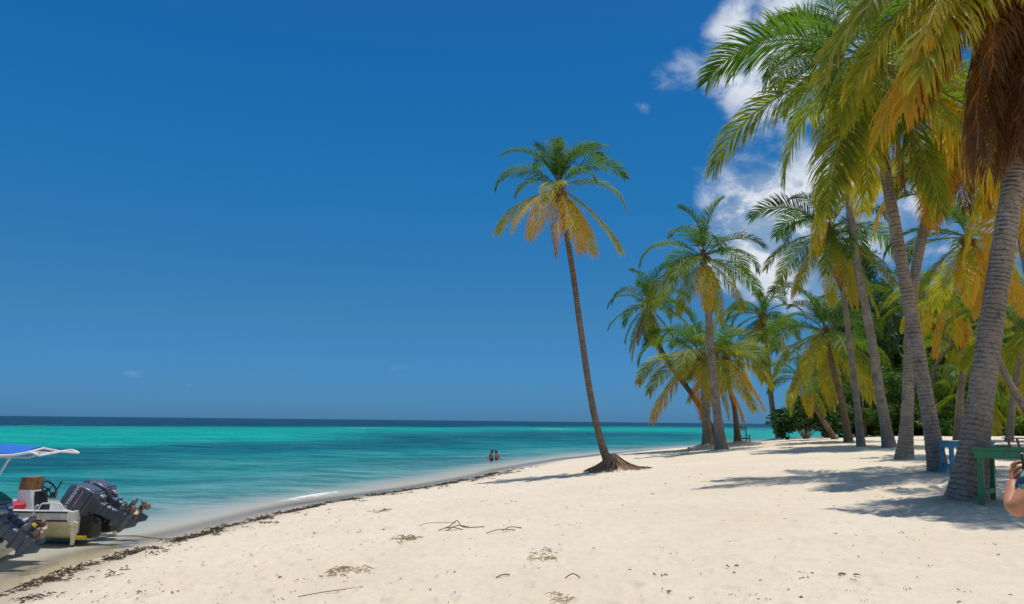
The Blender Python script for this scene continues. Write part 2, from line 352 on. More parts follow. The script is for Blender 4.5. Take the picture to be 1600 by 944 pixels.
def trunkmat(name, ca, cb, cdk):
    t = NT(name); v = t.coord('Object'); al = t.attr('along').outputs['Fac']
    n = t.noise(1.4, 6, .62, v); nf = t.noise(19, 6, .72, v); nd = t.noise(5, 6, .7, v); nl = t.noise(3.1, 5, .65, t.coord('Object', (1, 1, .55)), .8); nv_ = t.noise(1, 5, .6, t.coord('Object', (38, 38, 7)))
    ph = t.math('ADD', al, t.math('ADD', t.math('MULTIPLY', t.math('SUBTRACT', n, .5), 2.2), t.math('MULTIPLY', t.math('SUBTRACT', nf, .5), .45))); fr_ = t.math('FRACT', ph)
    ringd = t.math('MULTIPLY', t.rng(fr_, .55, .93), t.rng(nd, .36, .60)); c = t.mix(t.rng(n, .3, .7), ca, cb); c = t.mix(t.rng(nf, .42, .75, 0, .65), c, cdk)
    c = t.mix(t.rng(nv_, .55, .72, 0, .5), c, cdk); c = t.mix(t.math('MULTIPLY', ringd, .55), c, cdk)
    c = t.mix(t.rng(nl, .52, .66, 0, .5), c, tuple(min(.6, q * 1.28) for q in cb)); c = t.mix(t.rng(nd, .58, .74, 0, .8), c, tuple(q * .55 for q in cdk))
    b = t.bsdf(Base_Color=c, Roughness=.88, Specular_IOR_Level=.15)
    hgt = t.math('ADD', t.math('MULTIPLY', nf, .8), t.math('SUBTRACT', t.math('ADD', t.math('MULTIPLY', nd, .8), t.math('MULTIPLY', nv_, .5)), t.math('MULTIPLY', ringd, .8)))
    t.l.new(t.bump(hgt, .9, .035), b.inputs['Normal']); return t.done(b)
M['trunk_grey'] = trunkmat('grey_palm_bark', (.29, .23, .175), (.40, .335, .265), (.12, .088, .064))
M['trunk_brown'] = trunkmat('brown_palm_bark', (.22, .145, .095), (.30, .215, .15), (.085, .055, .038))
M['root'] = simple('root_fibre', (.33, .20, .13), .9, var=.5, scale=14, bump=.5, bscale=40)
M['fibre'] = simple('palm_fibre', (.15, .09, .05), .95, var=.4, scale=10, bump=.4)
t = NT('coconut_husk'); oi = t.new('ShaderNodeObjectInfo'); c = t.ramp(oi.outputs['Random'], [(0, (.14, .17, .03)), (.5, (.30, .22, .04)), (1, (.22, .12, .04))])
M['coconut'] = t.done(t.bsdf(Base_Color=t.mix(t.noise(8, 4, .6, t.coord('Object')), c, (.10, .07, .03)), Roughness=.5))
M['spadix'] = simple('flower_stalk', (.42, .30, .14), .8)
def foliage(name, ca, cb, trans=.35):
    t = NT(name); n = t.noise(.55, 4, .6, t.coord('Object')); g = t.new('ShaderNodeNewGeometry')
    r = t.math('FRACT', t.math('MULTIPLY', g.outputs['Random Per Island'], 1.0)); oi = t.new('ShaderNodeObjectInfo')
    f = t.math('ADD', t.math('MULTIPLY', r, .55), t.math('ADD', t.math('MULTIPLY', n, .5), t.math('MULTIPLY', t.math('SUBTRACT', oi.outputs['Random'], .5), .25)), clamp=True)
    c = t.mix(f, ca, cb); d = t.bsdf(Base_Color=c, Roughness=.5, Specular_IOR_Level=.35); tl = t.new('ShaderNodeBsdfTranslucent'); t.l.new(t.mix(1, c, (1.5, 1.6, .7), 'MULTIPLY'), tl.inputs[0])
    m = t.new('ShaderNodeMixShader'); m.inputs[0].default_value = trans; t.l.new(d.outputs[0], m.inputs[1]); t.l.new(tl.outputs[0], m.inputs[2]); return t.done(m)
M['needle'] = foliage('casuarina_needles', (.026, .066, .022), (.085, .150, .042))
M['broad'] = foliage('broad_leaves', (.030, .078, .016), (.105, .190, .034))
M['seagrape'] = foliage('sea_grape_leaves', (.016, .055, .012), (.050, .120, .022), .2)
M['bright'] = foliage('bright_shrub_leaves', (.055, .14, .016), (.14, .25, .035), .4)
M['wood'] = simple('tree_bark', (.16, .12, .085), .9, var=.4, scale=6, bump=.6, bscale=25)
M['weed'] = simple('dried_seaweed', (.085, .050, .028), .85, var=.5, scale=20)
M['straw'] = simple('dry_straw', (.36, .26, .13), .9, var=.4, scale=20)
M['twig'] = simple('weathered_twig', (.19, .14, .10), .9, var=.4, scale=20)
M['litter'] = simple('leaf_litter', (.24, .17, .11), .9, var=.5, scale=3)
# painted and boat materials
M['gel_white'] = simple('white_gelcoat', (.74, .73, .69), .3, var=.1, scale=4, bump=.03, wear=(.55, .52, .45))
M['gel_cream'] = simple('cream_gelcoat', (.68, .60, .40), .35, var=.16, scale=4, bump=.05, wear=(.45, .38, .24))
M['rubber'] = simple('black_rubber', (.022, .022, .024), .6)
M['black'] = simple('black_plastic', (.018, .018, .020), .45, scale=14)
M['engine'] = simple('grey_blue_engine_paint', (.085, .105, .135), .32, var=.15, scale=6, bump=.02, wear=(.16, .18, .21))
M['engine_dark'] = simple('dark_engine_paint', (.045, .055, .075), .4, var=.2, scale=8, bump=.03)
M['bronze'] = simple('bronze_propeller', (.20, .145, .105), .5, .4, var=.4)
M['steel'] = simple('brushed_steel', (.55, .55, .55), .35, .9)
M['white_paint'] = simple('white_tube_paint', (.78, .78, .78), .35, var=.06, bump=0)
M['blue_canvas'] = simple('blue_canvas', (.012, .13, .55), .8, var=.12, scale=5, bump=.2, bscale=200)
M['red'] = simple('red_vinyl', (.60, .035, .045), .45, var=.15)
M['red_stripe'] = simple('red_stripe', (.60, .04, .09), .4, bump=0)
M['decal'] = simple('silver_decal', (.62, .66, .72), .35, bump=0)
M['yellow'] = simple('yellow_plastic', (.72, .56, .02), .45, var=.15, scale=12, wear=(.42, .30, .05))
M['varnish'] = simple('varnished_wood', (.30, .13, .035), .3, var=.5, scale=5, bump=.1)
M['green_cover'] = simple('green_cover', (.012, .19, .12), .7, var=.25, scale=6, bump=.3, bscale=40)
M['rope'] = simple('grey_rope', (.26, .22, .17), .9)
M['rope_white'] = simple('white_rope', (.70, .69, .66), .8)
M['paint_green'] = simple('green_wood_paint', (.042, .22, .10), .55, var=.25, scale=5, bump=.3, bscale=30, wear=(.05, .11, .06))
M['paint_blue'] = simple('blue_wood_paint', (.045, .26, .42), .6, var=.25, scale=5, bump=.3, bscale=30, wear=(.20, .22, .24))
M['old_wood'] = simple('weathered_brown_wood', (.15, .105, .075), .85, var=.35, scale=6, bump=.4, bscale=30)
M['grey_wood'] = simple('weathered_grey_wood', (.17, .17, .145), .85, var=.35, scale=6, bump=.4, bscale=30)
M['stone'] = simple('concrete_block', (.42, .37, .31), .9, var=.25, scale=8, bump=.5)
M['skin'] = simple('tanned_skin', (.48, .205, .105), .48, var=.14, scale=14, bump=.12, bscale=90)
M['skin_brown'] = simple('brown_skin', (.26, .13, .085), .5, var=.1)
M['hair'] = simple('dark_hair', (.015, .011, .009), .6)
M['cloth_navy'] = simple('navy_swimwear', (.012, .015, .035), .7)
M['cloth_white'] = simple('white_swimwear', (.72, .70, .70), .7)
M['cloth_rose'] = simple('rose_top', (.38, .10, .14), .7)
M['shorts'] = simple('khaki_shorts', (.34, .27, .18), .85)
t = NT('patterned_navy_shirt'); vo = t.new('ShaderNodeTexVoronoi'); vo.inputs['Scale'].default_value = 46; t.l.new(t.coord('Object'), vo.inputs['Vector'])
sc_ = t.new('ShaderNodeSeparateColor'); t.l.new(vo.outputs['Color'], sc_.inputs[0])
c = t.ramp(sc_.outputs[0], [(0, (.012, .014, .07)), (.50, (.012, .014, .07)), (.52, (.10, .42, .12)), (.66, (.10, .42, .12)), (.68, (.55, .42, .75)), (.80, (.62, .68, .78)), (.82, (.02, .30, .38)), (1, (.02, .03, .12))])
M['shirt'] = t.done(t.bsdf(Base_Color=t.mix(t.rng(t.noise(7, 2, .5, t.coord('Object')), .38, .46), (.012, .014, .07), c), Roughness=.75))

# ================================================================== THE SETTING
PALM_MOUNDS = []     # x, y, radius, height of the raised sand at trunk bases, filled before the terrain is built
def polar(radii, angs):
    RR, AA = np.meshgrid(radii, angs, indexing='ij'); return RR * np.sin(AA), RR * np.cos(AA)
def grid_faces(nr, na, keep=None):
    i = np.arange(nr - 1)[:, None]; j = np.arange(na - 1)[None, :]
    q = np.stack([i * na + j, i * na + j + 1, (i + 1) * na + j + 1, (i + 1) * na + j], -1).reshape(-1, 4)
    return q if keep is None else q[keep.reshape(-1)]
def sand_detail(x, y, s):
    dry = np.clip((s - .5) / 2.0, 0, 1); near = np.clip(1 - (np.hypot(x, y) - 30) / 60, .15, 1)
    lump = .034 * perlin(x * 1.3, y * 1.3) + .022 * perlin(x * 3.1 + 9, y * 3.1) + .012 * perlin(x * 8 + 3, y * 8 + 8)
    pit = np.clip(.62 + 1.3 * perlin(x * .12 + 7, y * .12 + 2), .15, 1.2) * np.clip(1.45 - (s - 1) / 14, .5, 1.3)
    d = .062 * dimples(x, y, .62, .62, .13, .24) + .040 * dimples(x + 40, y + 11, .33, .5, .12, .24) + .022 * dimples(x + 13, y + 71, .17, .45, .12, .24)
    return dry * near * (lump + d * pit) + (1 - dry) * .006 * perlin(x * 2, y * 2)
def ground_full(x, y):
    x = np.array([x], float); y = np.array([y], float); s = sdf(x, y); return float((ground_base(x, y, s) + sand_detail(x, y, s))[0])
def terrain():
    rad = np.concatenate([np.geomspace(.6, 5, 16)[:-1], np.geomspace(5, 45, 400)[:-1], np.geomspace(45, 160, 110)[:-1], np.geomspace(160, 4000, 45)])
    ang = np.radians(np.concatenate([np.linspace(-180, -44, 46)[:-1], np.linspace(-44, 44, 540), np.linspace(44, 180, 46)[1:]]))
    x, y = polar(rad, ang); s = sdf(x, y); z = ground_base(x, y, s)
    dirt = np.zeros_like(x)
    for (mx_, my_, mr_, mh_) in PALM_MOUNDS:
        q = ((x - mx_) ** 2 + (y - my_) ** 2) / mr_ ** 2
        z += mh_ * np.exp(-q * 1.6); dirt = np.maximum(dirt, np.exp(-q * 2.2) * .9)
    dirt = np.maximum(dirt, np.clip((s - 26) / 30, 0, 1) * .22)
    z += sand_detail(x, y, s)
    me = np_mesh('beach_sand', np.stack([x, y, z], -1).reshape(-1, 3), grid_faces(len(rad), len(ang)), [M['sand']])
    wob = .10 * perlin(x * .8, y * .8)
    wet = np.clip(1 - (z - .02 - wob * .5) / .16, 0, 1); wet = wet * wet * (3 - 2 * wet)
    for nm, a in (('wet', wet), ('dirt', dirt)):
        q = me.attributes.new(nm, 'FLOAT', 'POINT'); q.data.foreach_set('value', a.astype(np.float32).ravel())
    me.polygons.foreach_set('use_smooth', [True] * len(me.polygons))
    o = bpy.data.objects.new('beach_sand', me); col.objects.link(o); tag(o, kind='structure')
def sea():
    rad = np.concatenate([np.geomspace(4, 120, 420)[:-1], np.geomspace(120, 12000, 130)]); ang = np.radians(np.linspace(-95, 75, 520))
    x, y = polar(rad, ang); s = sdf(x, y); g = ground_base(x, y, s)
    depth = np.maximum(-g, 0)
    amp = np.clip(depth / .9, 0, 1) * np.clip(1 - np.hypot(x, y) / 400, 0, 1)
    dn = s + 1.2 * perlin(x * .05, y * .05) * 4
    z = amp * (.05 * np.sin(dn * .62 + 2.0 * perlin(x * .06, y * .06)) + .07 * perlin(x * .35, y * .55) + .04 * perlin(x * .9 + 3, y * 1.2))
    # a small wave breaking on the edge
    d_ = ray(486, 777); bx, by = -d_.x / d_.z * CAM_Z, -d_.y / d_.z * CAM_Z
    tx, ty = .30, .954; lx = (x - bx) * tx + (y - by) * ty; ly = -(x - bx) * ty + (y - by) * tx
    ly = ly + .12 * perlin(lx * 1.5, ly * .2)
    br = np.exp(-(lx / 1.9) ** 2 - (ly / .45) ** 2); z += .10 * np.exp(-(lx / 2.4) ** 2 - ((ly + .1) / .4) ** 2)
    # seabed colours: a chart of distance (log metres) for several bearings
    PALE = (.22, .335, .325); SH_ = (.105, .37, .345); MID = (.050, .29, .275); DT = (.010, .145, .170); TEAL = (.016, .25, .245); TQ = (.004, .45, .345); TG = (.005, .37, .295); DTB = (.003, .078, .122); DEEP = (.003, .047, .098)
    chart = [(-45, [(13, PALE), (17, PALE), (21, SH_), (27, MID), (40, TEAL), (48, DT), (62, DT), (72, TEAL), (78, TQ), (130, TQ), (200, TG), (230, DTB), (300, DEEP), (9000, DEEP)]),
             (-31, [(15, PALE), (18, PALE), (21, SH_), (28, MID), (40, TEAL), (47, DT), (60, DT), (70, TEAL), (78, TQ), (150, TQ), (205, TG), (235, DTB), (300, DEEP), (9000, DEEP)]),
             (-19, [(19, PALE), (22, PALE), (26, SH_), (33, MID), (45, MID), (55, TEAL), (75, DT), (88, TEAL), (96, TQ), (170, TQ), (220, TG), (250, DTB), (330, DEEP), (9000, DEEP)]),
             (-6, [(30, PALE), (33, SH_), (38, MID), (50, MID), (62, TEAL), (80, DT), (125, DT), (150, TEAL), (180, TG), (240, TQ), (290, DTB), (420, DEEP), (9000, DEEP)]),
             (2, [(40, PALE), (44, SH_), (50, MID), (62, MID), (80, TEAL), (110, DT), (160, DT), (200, TEAL), (240, TQ), (300, TG), (380, DTB), (520, DEEP), (9000, DEEP)]),
             (12, [(60, SH_), (70, MID), (85, TEAL), (110, TEAL), (150, DT), (190, TEAL), (230, TQ), (320, TQ), (420, TEAL), (560, DTB), (900, DEEP), (9000, DEEP)]),
             (20, [(70, SH_), (90, TEAL), (110, TQ), (190, TQ), (280, TG), (400, TEAL), (600, DTB), (900, DEEP), (9000, DEEP)]),
             (40, [(80, SH_), (110, TQ), (190, TQ), (280, TG), (400, TEAL), (600, DTB), (900, DEEP), (9000, DEEP)])]
    A = np.degrees(np.arctan2(x, y)) + 2.5 * perlin(x * .01, y * .01); LR = np.log(np.hypot(x, y)) + .10 * perlin(x * .018 + 4, y * .03 + 1) + .05 * perlin(x * .06, y * .06)
    cols = np.stack([np.stack([np.interp(LR, np.log([q[0] for q in L]), [q[1][k] for q in L]) for k in range(3)], -1) for _, L in chart])
    bear = np.array([b for b, _ in chart], float); Ac = np.clip(A, bear[0], bear[-1]); k = np.clip(np.searchsorted(bear, Ac) - 1, 0, len(bear) - 2)
    f = (Ac - bear[k]) / (bear[k + 1] - bear[k]); f = f * f * (3 - 2 * f)
    ii, jj = np.indices(x.shape); tone = cols[k, ii, jj] * (1 - f[..., None]) + cols[k + 1, ii, jj] * f[..., None]
    sw = s + .8 * perlin(x * .35 + 2, y * .35) + .35 * perlin(x * 1.1, y * 1.1)
    for (s0, s1, cc_) in ((-11, -3.5, (.15, .34, .325)), (-5.0, -1.8, (.36, .395, .36)), (-2.6, -.5, (.47, .42, .325))):
        near_ = np.clip((sw - s0) / (s1 - s0), 0, 1)[..., None]; near_ = near_ * near_ * (3 - 2 * near_); tone = tone * (1 - near_) + np.array(cc_) * near_
    Rr = np.hypot(x, y); lum = tone[..., 1]
    grass = np.where(Rr < 30, 0, np.clip((.20 - lum) / .12, 0, 1) * .55 + .08) ; grass *= np.clip((-s - 9) / 14, 0, 1)
    for (gx_, gy_, sx_, sy_) in ((-35, 91, 7, 2.6), (-22, 84, 5, 1.8), (-58, 74, 9, 2.5), (-30, 66, 10, 2.2), (-12, 108, 9, 3), (-75, 58, 12, 2.5)):
        grass = np.maximum(grass, .85 * np.exp(-((x - gx_) / sx_) ** 2 - ((y - gy_) / sy_) ** 2))
    foam = br * 1.05
    edge = np.exp(-((g + .015) / .014) ** 2) * .42 * np.clip(perlin(x * .7, y * .7) + .55, 0, 1); foam = np.maximum(foam, edge)
    reef = np.exp(-((Rr - 235) / 30) ** 2) * np.clip(perlin(x * .035 + 2, y * .05) * 2 - .35, 0, 1) * 1.0; foam = np.maximum(foam, reef)
    keepv = g < .10
    kq = keepv[:-1, :-1] | keepv[1:, :-1] | keepv[:-1, 1:] | keepv[1:, 1:]
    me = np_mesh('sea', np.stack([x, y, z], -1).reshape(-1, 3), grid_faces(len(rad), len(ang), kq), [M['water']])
    for nm, a in (('depth', depth), ('foam', foam), ('grass', grass)):
        q = me.attributes.new(nm, 'FLOAT', 'POINT'); q.data.foreach_set('value', a.astype(np.float32).ravel())
    q = me.attributes.new('tone', 'FLOAT_COLOR', 'POINT'); q.data.foreach_set('color', np.concatenate([tone, np.ones_like(tone[..., :1])], -1).astype(np.float32).ravel())
    me.polygons.foreach_set('use_smooth', [True] * len(me.polygons))
    bmx = bmesh.new(); bmx.from_mesh(me); loose = [v for v in bmx.verts if not v.link_faces]; bmesh.ops.delete(bmx, geom=loose, context='VERTS'); bmx.to_mesh(me); bmx.free()
    o = bpy.data.objects.new('sea', me); col.objects.link(o); tag(o, kind='structure')

# ================================================================== PALMS
def frond_mesh(seed, e0, droop, Lr=3.6, n=88, grav=.3, lift=.25, limp=0.0, Lf=1.02, twist=0):
    r = random.Random(seed); mb = MB(); N = 22; P = [Vector((0, 0, 0))]; T = []
    side0 = r.uniform(-.10, .10); hd = 0
    for i in range(N):
        t_ = i / (N - 1); e = R(max(-87, e0 - droop * t_ ** 1.6)); hd += side0 / N * 2
        d = Vector((math.cos(e) * math.cos(hd), math.cos(e) * math.sin(hd), math.sin(e))); T.append(d)
        if i < N - 1: P.append(P[-1] + d * (Lr / (N - 1)))
    mb.tube(P, [.034 * (1 - .85 * (i / (N - 1)) ** .8) + .004 for i in range(N)], 4, 1, True, [i / (N - 1) for i in range(N)])
    for sd_ in (-1, 1):
        for k in range(n):
            t_ = .13 + .87 * (k + r.uniform(-.25, .25)) / (n - 1); t_ = min(max(t_, .12), .999); q = t_ * (N - 1); i = min(int(q), N - 2); fq = q - i
            p = P[i].lerp(P[i + 1], fq); tg = T[i].lerp(T[i + 1], fq).normalized()
            sv = tg.cross(Vector((0, 0, 1)))
            sv = sv.normalized() if sv.length > .08 else Vector((-math.sin(hd), math.cos(hd), 0)) * -1
            nv = sv.cross(tg); ta = R(twist) * t_ ; sv, nv = sv * math.cos(ta) + nv * math.sin(ta), nv * math.cos(ta) - sv * math.sin(ta)
            prof = min(1, .45 + (t_ - .13) * 2.4) if t_ < .36 else 1 - .62 * ((t_ - .36) / .64) ** 2.0
            L = Lf * prof * r.uniform(.88, 1.08)
            if r.random() < .05 + .10 * limp: L *= r.uniform(.3, .7)
            phi = R(70 - 42 * t_ + r.uniform(-9, 9)); d = sv * sd_ * math.sin(phi) + tg * math.cos(phi) + nv * (lift * (1 - .4 * t_) + r.uniform(-.12, .12)); d.normalize()
            g = grav * r.uniform(.7, 1.35) + limp * r.uniform(.2, .9)
            wv = (tg - d * tg.dot(d)).normalized(); tw = r.uniform(-.5, .5) + limp * r.uniform(-1, 1); wv = (wv * math.cos(tw) + d.cross(wv) * math.sin(tw))
            vs = []; at_ = []; w0 = .0175 * (1.0 if limp < .5 else .72)
            for j, (ff, ww) in enumerate(((0, .55), (.33, 1), (.68, .8), (1, .08))):
                vs += [p - wv * w0 * ww, p + wv * w0 * ww]; at_ += [.15 + .85 * ff * .6 + .3 * t_ * ff] * 2
                if j < 3:
                    p = p + d * (L * (.33, .35, .32)[j]); d = (d + Vector((0, 0, -g * (.6 + .5 * j)))).normalized()
            mb.add(vs, [(0, 1, 3, 2), (2, 3, 5, 4), (4, 5, 7, 6)], 0, at_)
    return mb.mesh('frond', [M['leaflet'], M['rachis']], True, 'along')
FR = {}
for e0, dr, gr, lf in ((82, 60, .22, .42), (66, 98, .28, .36), (48, 112, .32, .30), (30, 108, .36, .24), (12, 92, .40, .18), (-8, 62, .46, .12), (-28, 42, .55, .05), (-48, 28, .65, 0), (-68, 18, .8, 0)):
    FR[e0] = [frond_mesh(1000 + e0 * 7 + q, e0 + (q - 1.5) * 5, dr * (.8 + .12 * q), grav=gr * (.8 + .2 * q), lift=lf, twist=(-50, 20, -15, 55)[q]) for q in range(4)]
DEAD = [frond_mesh(50 + q, (-38, -58, -70, -80)[q], (48, 28, 16, 7)[q], grav=.7, lift=-.1, limp=1.0, n=96, Lf=1.0) for q in range(4)]
KEYS = sorted(FR)
sp_ = MB()
for i in range(7):
    th = i * .9; sp_.tube([(0, 0, 0), (.25 + .05 * i, .12 * math.sin(th * 3), .05 - .03 * i), (.48 + .03 * i, .22 * math.sin(th * 3), -.22 - .05 * i)], [.012, .008, .003], 3)
SPADIX = sp_.mesh('flower_stalk', [M['spadix']])
def nut_mesh():
    bm = bmesh.new(); bmesh.ops.create_icosphere(bm, subdivisions=2, radius=.12)
    for v in bm.verts:
        v.co.z *= 1.22; q = math.atan2(v.co.y, v.co.x); v.co.x *= 1 + .06 * math.cos(3 * q); v.co.y *= 1 + .06 * math.cos(3 * q)
        if v.co.z < 0: v.co.x *= 1 + v.co.z * 1.2; v.co.y *= 1 + v.co.z * 1.2
    me = bpy.data.meshes.new('coconut'); bm.to_mesh(me); bm.free(); me.materials.append(M['coconut'])
    me.polygons.foreach_set('use_smooth', [True] * len(me.polygons)); return me
NUT = nut_mesh()
def link(name, me, parent, loc, rot=(0, 0, 0), sc=1.0, color=None):
    o = bpy.data.objects.new(name, me); col.objects.link(o); o.parent = parent; o.location = loc; o.rotation_euler = rot; o.scale = (sc, sc, sc) if isinstance(sc, (int, float)) else sc
    if color is not None: o.color = (color, 0, 0, 1)
    return o
def place_frond(root, c, azd, e0, age, sc, r, dead=None):
    me = DEAD[dead] if dead is not None else FR[min(KEYS, key=lambda k: abs(k - e0))][r.randrange(4)]
    a = R(azd); st = .10 if e0 < 60 else .04
    off = Vector((math.cos(a) * st, math.sin(a) * st, .02 + .18 * math.sin(R(max(-60, e0)))))
    link('frond', me, root, c + off, (R(r.uniform(-7, 7)), R(r.uniform(-3, 3)), a), sc, min(1, max(0, age)))
def spline3(P, n):
    out = []; P = [Vector(p) for p in P]
    for i in range(len(P) - 1):
        p0 = P[max(i - 1, 0)]; p1 = P[i]; p2 = P[i + 1]; p3 = P[min(i + 2, len(P) - 1)]
        for k in range(n):
            t_ = k / n; out.append(.5 * ((2 * p1) + (-p0 + p2) * t_ + (2 * p0 - 5 * p1 + 4 * p2 - p3) * t_ * t_ + (-p0 + 3 * p1 - 3 * p2 + p3) * t_ ** 3))
    out.append(P[-1]); return out
def palm(label, pix, depth=None, ddepth=0, wpx=(12, 10), scale=1.0, n=24, seed=0, age=0.0, fronds=None, bark='trunk_grey', flare=1.7, mound=None, nuts=5, group='coconut palms on the beach', span=(84, -66), extra=(), roots=0, base=None, rings=.085, add=()):
    """pix: trunk points in the photograph from the base to the crown, turned into real points at the trunk's own distance"""
    r = random.Random(seed); b = Vector(base) if base is not None else (hit(*pix[0]) if depth is None else None)
    if b is None:
        q = at(pix[0][0], pix[0][1], depth); b = drop(q.x, q.y)
    d0 = b.y; tot = len(pix) - 1; pts = [b - Vector((0, 0, .12))]
    for i in range(1, len(pix)): pts.append(at(pix[i][0], pix[i][1], d0 + ddepth * i / tot))
    root = thing('coconut_palm', label, 'palm tree', b, 0, group)
    path = spline3([p - b for p in pts], 40); L = [0]
    for i in range(1, len(path)): L.append(L[-1] + (path[i] - path[i - 1]).length)
    tot = L[-1]; nr = max(30, int(tot / rings * 2)); P = []; rad = []; al = []; j = 0
    w0, w1 = wpx[0] / FPX * d0 / 2, wpx[1] / FPX * (d0 + ddepth) / 2
    for i in range(nr + 1):
        s_ = tot * i / nr
        while j < len(L) - 2 and L[j + 1] < s_: j += 1
        f = (s_ - L[j]) / max(1e-6, L[j + 1] - L[j]); p = path[j].lerp(path[j + 1], f); P.append(p)
        t_ = s_ / tot; fl = (flare - 1) * math.exp(-s_ / (.55 + .25 * w0 * 2))
        rr = (w0 + (w1 - w0) * t_) * (1 + fl) * (1 + (.018 if i % 2 else -.014) * r.uniform(.2, 1.5)) * (1 + r.uniform(-.012, .012)); rad.append(rr); al.append(s_ / rings + .35 * math.sin(s_ * 2.3 + seed) + .2 * math.sin(s_ * 7.1))
    mb = MB(); mb.tube(P, rad, 16, 0, True, al)
    for i, v in enumerate(mb.v):
        mb.v[i] = (v[0] + r.gauss(0, .003), v[1] + r.gauss(0, .003), v[2] + r.gauss(0, .006))
    mb.build('trunk', M[bark], root, True, 'along')
    c = P[-1]
    if mound:
        PALM_MOUNDS.append((b.x, b.y, mound[0], mound[1]))
    if roots:
        rm = MB(); R_ = mound[0] * 1.15; hgt = mound[1] + .28
        for i in range(roots):
            a = r.uniform(0, 2 * math.pi); rr = R_ * r.uniform(.45, 1.05) * (1 + .35 * max(0, math.cos(a))); pp = []
            a2 = a + r.uniform(-.5, .5)
            for k in range(6):
                f = k / 5; q = w0 * .9 + (rr - w0) * f; aa = a + (a2 - a) * f + r.uniform(-.1, .1)
                x_, y_ = math.cos(aa) * q, math.sin(aa) * q
                zz = hgt * (1 - f) ** 1.7 + r.uniform(0, .05) * (1 - f) + .015 - .06 * (k == 5)
                gq = ground(b.x + x_, b.y + y_) + mound[1] * math.exp(-(x_ * x_ + y_ * y_) / mound[0] ** 2 * 1.6) - b.z
                pp.append((x_, y_, max(zz * .95, gq + .012 - .04 * (k == 5)) if k else zz))
            rm.tube([(p0, p1, p2 + .03) for p0, p1, p2 in pp], [.020 * r.uniform(.5, 1.2) * (1 - .6 * k / 5) for k in range(6)], 4)
        ro = rm.build('root_mat', M['root'], root); ro['kind'] = 'stuff'
        hm = MB(); secs = []
        for k in range(8):
            f = k / 7; q = w0 * 1.0 + (R_ * .78 - w0) * f
            secs.append([((q * (1 + .3 * max(0, math.cos(z_)) * f) * math.cos(z_)), q * math.sin(z_), hgt * (1 - f) ** 1.7 * (.93 + .1 * math.sin(z_ * 5 + k)) - .03 - .08 * (k == 7) + ground(b.x + q * math.cos(z_), b.y + q * math.sin(z_)) * f - b.z * f) for z_ in [2 * math.pi * a / 40 for a in range(40)]])
        hm.loft(secs[::-1], 0, True, False); hm.build('root_mound', M['fibre'], root, True)
    # fibre sheath, flower stalks and nuts under the crown
    fb = MB()
    for i in range(26):
        a = r.uniform(0, 6.28); q = w1 * r.uniform(.9, 1.2); st = c + Vector((math.cos(a) * q, math.sin(a) * q, r.uniform(-.35, .15)))
        e_ = st + Vector((math.cos(a) * r.uniform(.05, .28), math.sin(a) * r.uniform(.05, .28), r.uniform(-.5, .25))); fb.bar(st, e_, r.uniform(.03, .10), .012)
    fb.tube([c + Vector((0, 0, -.3)), c + Vector((0, 0, .05)), c + Vector((0, 0, .45))], [w1 * 1.08, w1 * 1.35, w1 * .5], 9)
    fb.build('fibre_sheath', M['fibre'], root)
    for i in range(3 if nuts else 0): link('flower_stalk', SPADIX, root, c + Vector((0, 0, .05)), (0, R(r.uniform(-20, 25)), r.uniform(0, 6.28)), r.uniform(.8, 1.2) * scale)
    for i in range(nuts):
        a = r.uniform(0, 6.28); q = w1 + r.uniform(.08, .22); link('coconut', NUT, root, c + Vector((math.cos(a) * q, math.sin(a) * q, r.uniform(-.32, -.02))), (r.uniform(-.5, .5), r.uniform(-.5, .5), 0), r.uniform(.75, 1.05))
    if fronds is None:
        a0 = r.uniform(0, 360)
        for i in range(n):
            f = (i + .5) / n; e0 = span[0] - (span[0] - span[1]) * f ** .92 + r.uniform(-7, 7)
            ag = .0 + .54 * f ** 1.7 + age + r.uniform(-.10, .10)
            place_frond(root, c, a0 + 137.5 * i + r.uniform(-12, 12), e0, ag, scale * r.uniform(.86, 1.1) * (.8 if e0 > 72 else 1), r)
    else:
        for (azd, e0, ag, sc) in fronds: place_frond(root, c, azd, e0, ag, sc * scale, r)
    for (azd, e0, ag, sc) in add: place_frond(root, c, azd, e0, ag, sc * scale, r)
    for (azd, q, sc) in extra: place_frond(root, c - Vector((0, 0, .12)), azd, -40, .97 + r.uniform(-.1, .03), sc * scale * .87, r, dead=q)
    return root, c

palm('lone tall slender coconut palm on a reddish root mound, leaning over the open sand', [(958,737),(939,690),(923,620),(908,520),(894,420),(873,292)], wpx=(10.5,8), scale=.76, bark='trunk_brown', flare=1.9, mound=(.95,.24), roots=520, seed=3, nuts=8,
     fronds=[(168,66,.05,1),(188,30,.12,1),(150,30,.1,.75),(270,82,.05,.62),(90,82,.03,.66),(255,66,.08,.8),(20,82,.04,.6),(200,82,.05,.62),(28,66,.06,1),(330,66,.08,.9),(6,48,.10,1.05),(312,30,.2,.75),(352,12,.3,1.05),(4,-28,.5,1.2),(335,-48,.55,1.05),(300,-48,.68,1.1),(100,-68,.75,.9),(212,-28,.56,1.05),(240,-48,.66,1.0),(186,-28,.48,1.05),(262,-8,.40,1.0),(60,-28,.5,.8),(120,66,.05,.9)])
palm('tall coconut palm with thick straight ringed trunk standing before the seaside palm cluster', [(1128,704),(1120,640),(1112,560),(1106,480),(1099,402)], wpx=(14,9.5), scale=1.02, seed=12, n=21, bark='trunk_grey', flare=1.75, mound=(1.0,.10), nuts=7, age=.02)
palm('short bushy coconut palm with yellow lower fronds in the seaside cluster', [(1107,694),(1104,660),(1101,610),(1097,556)], depth=44, wpx=(13.5,9), scale=1.22, seed=21, n=24, flare=2.1, mound=(1.4,.35), age=.14, span=(82,-52), nuts=6)
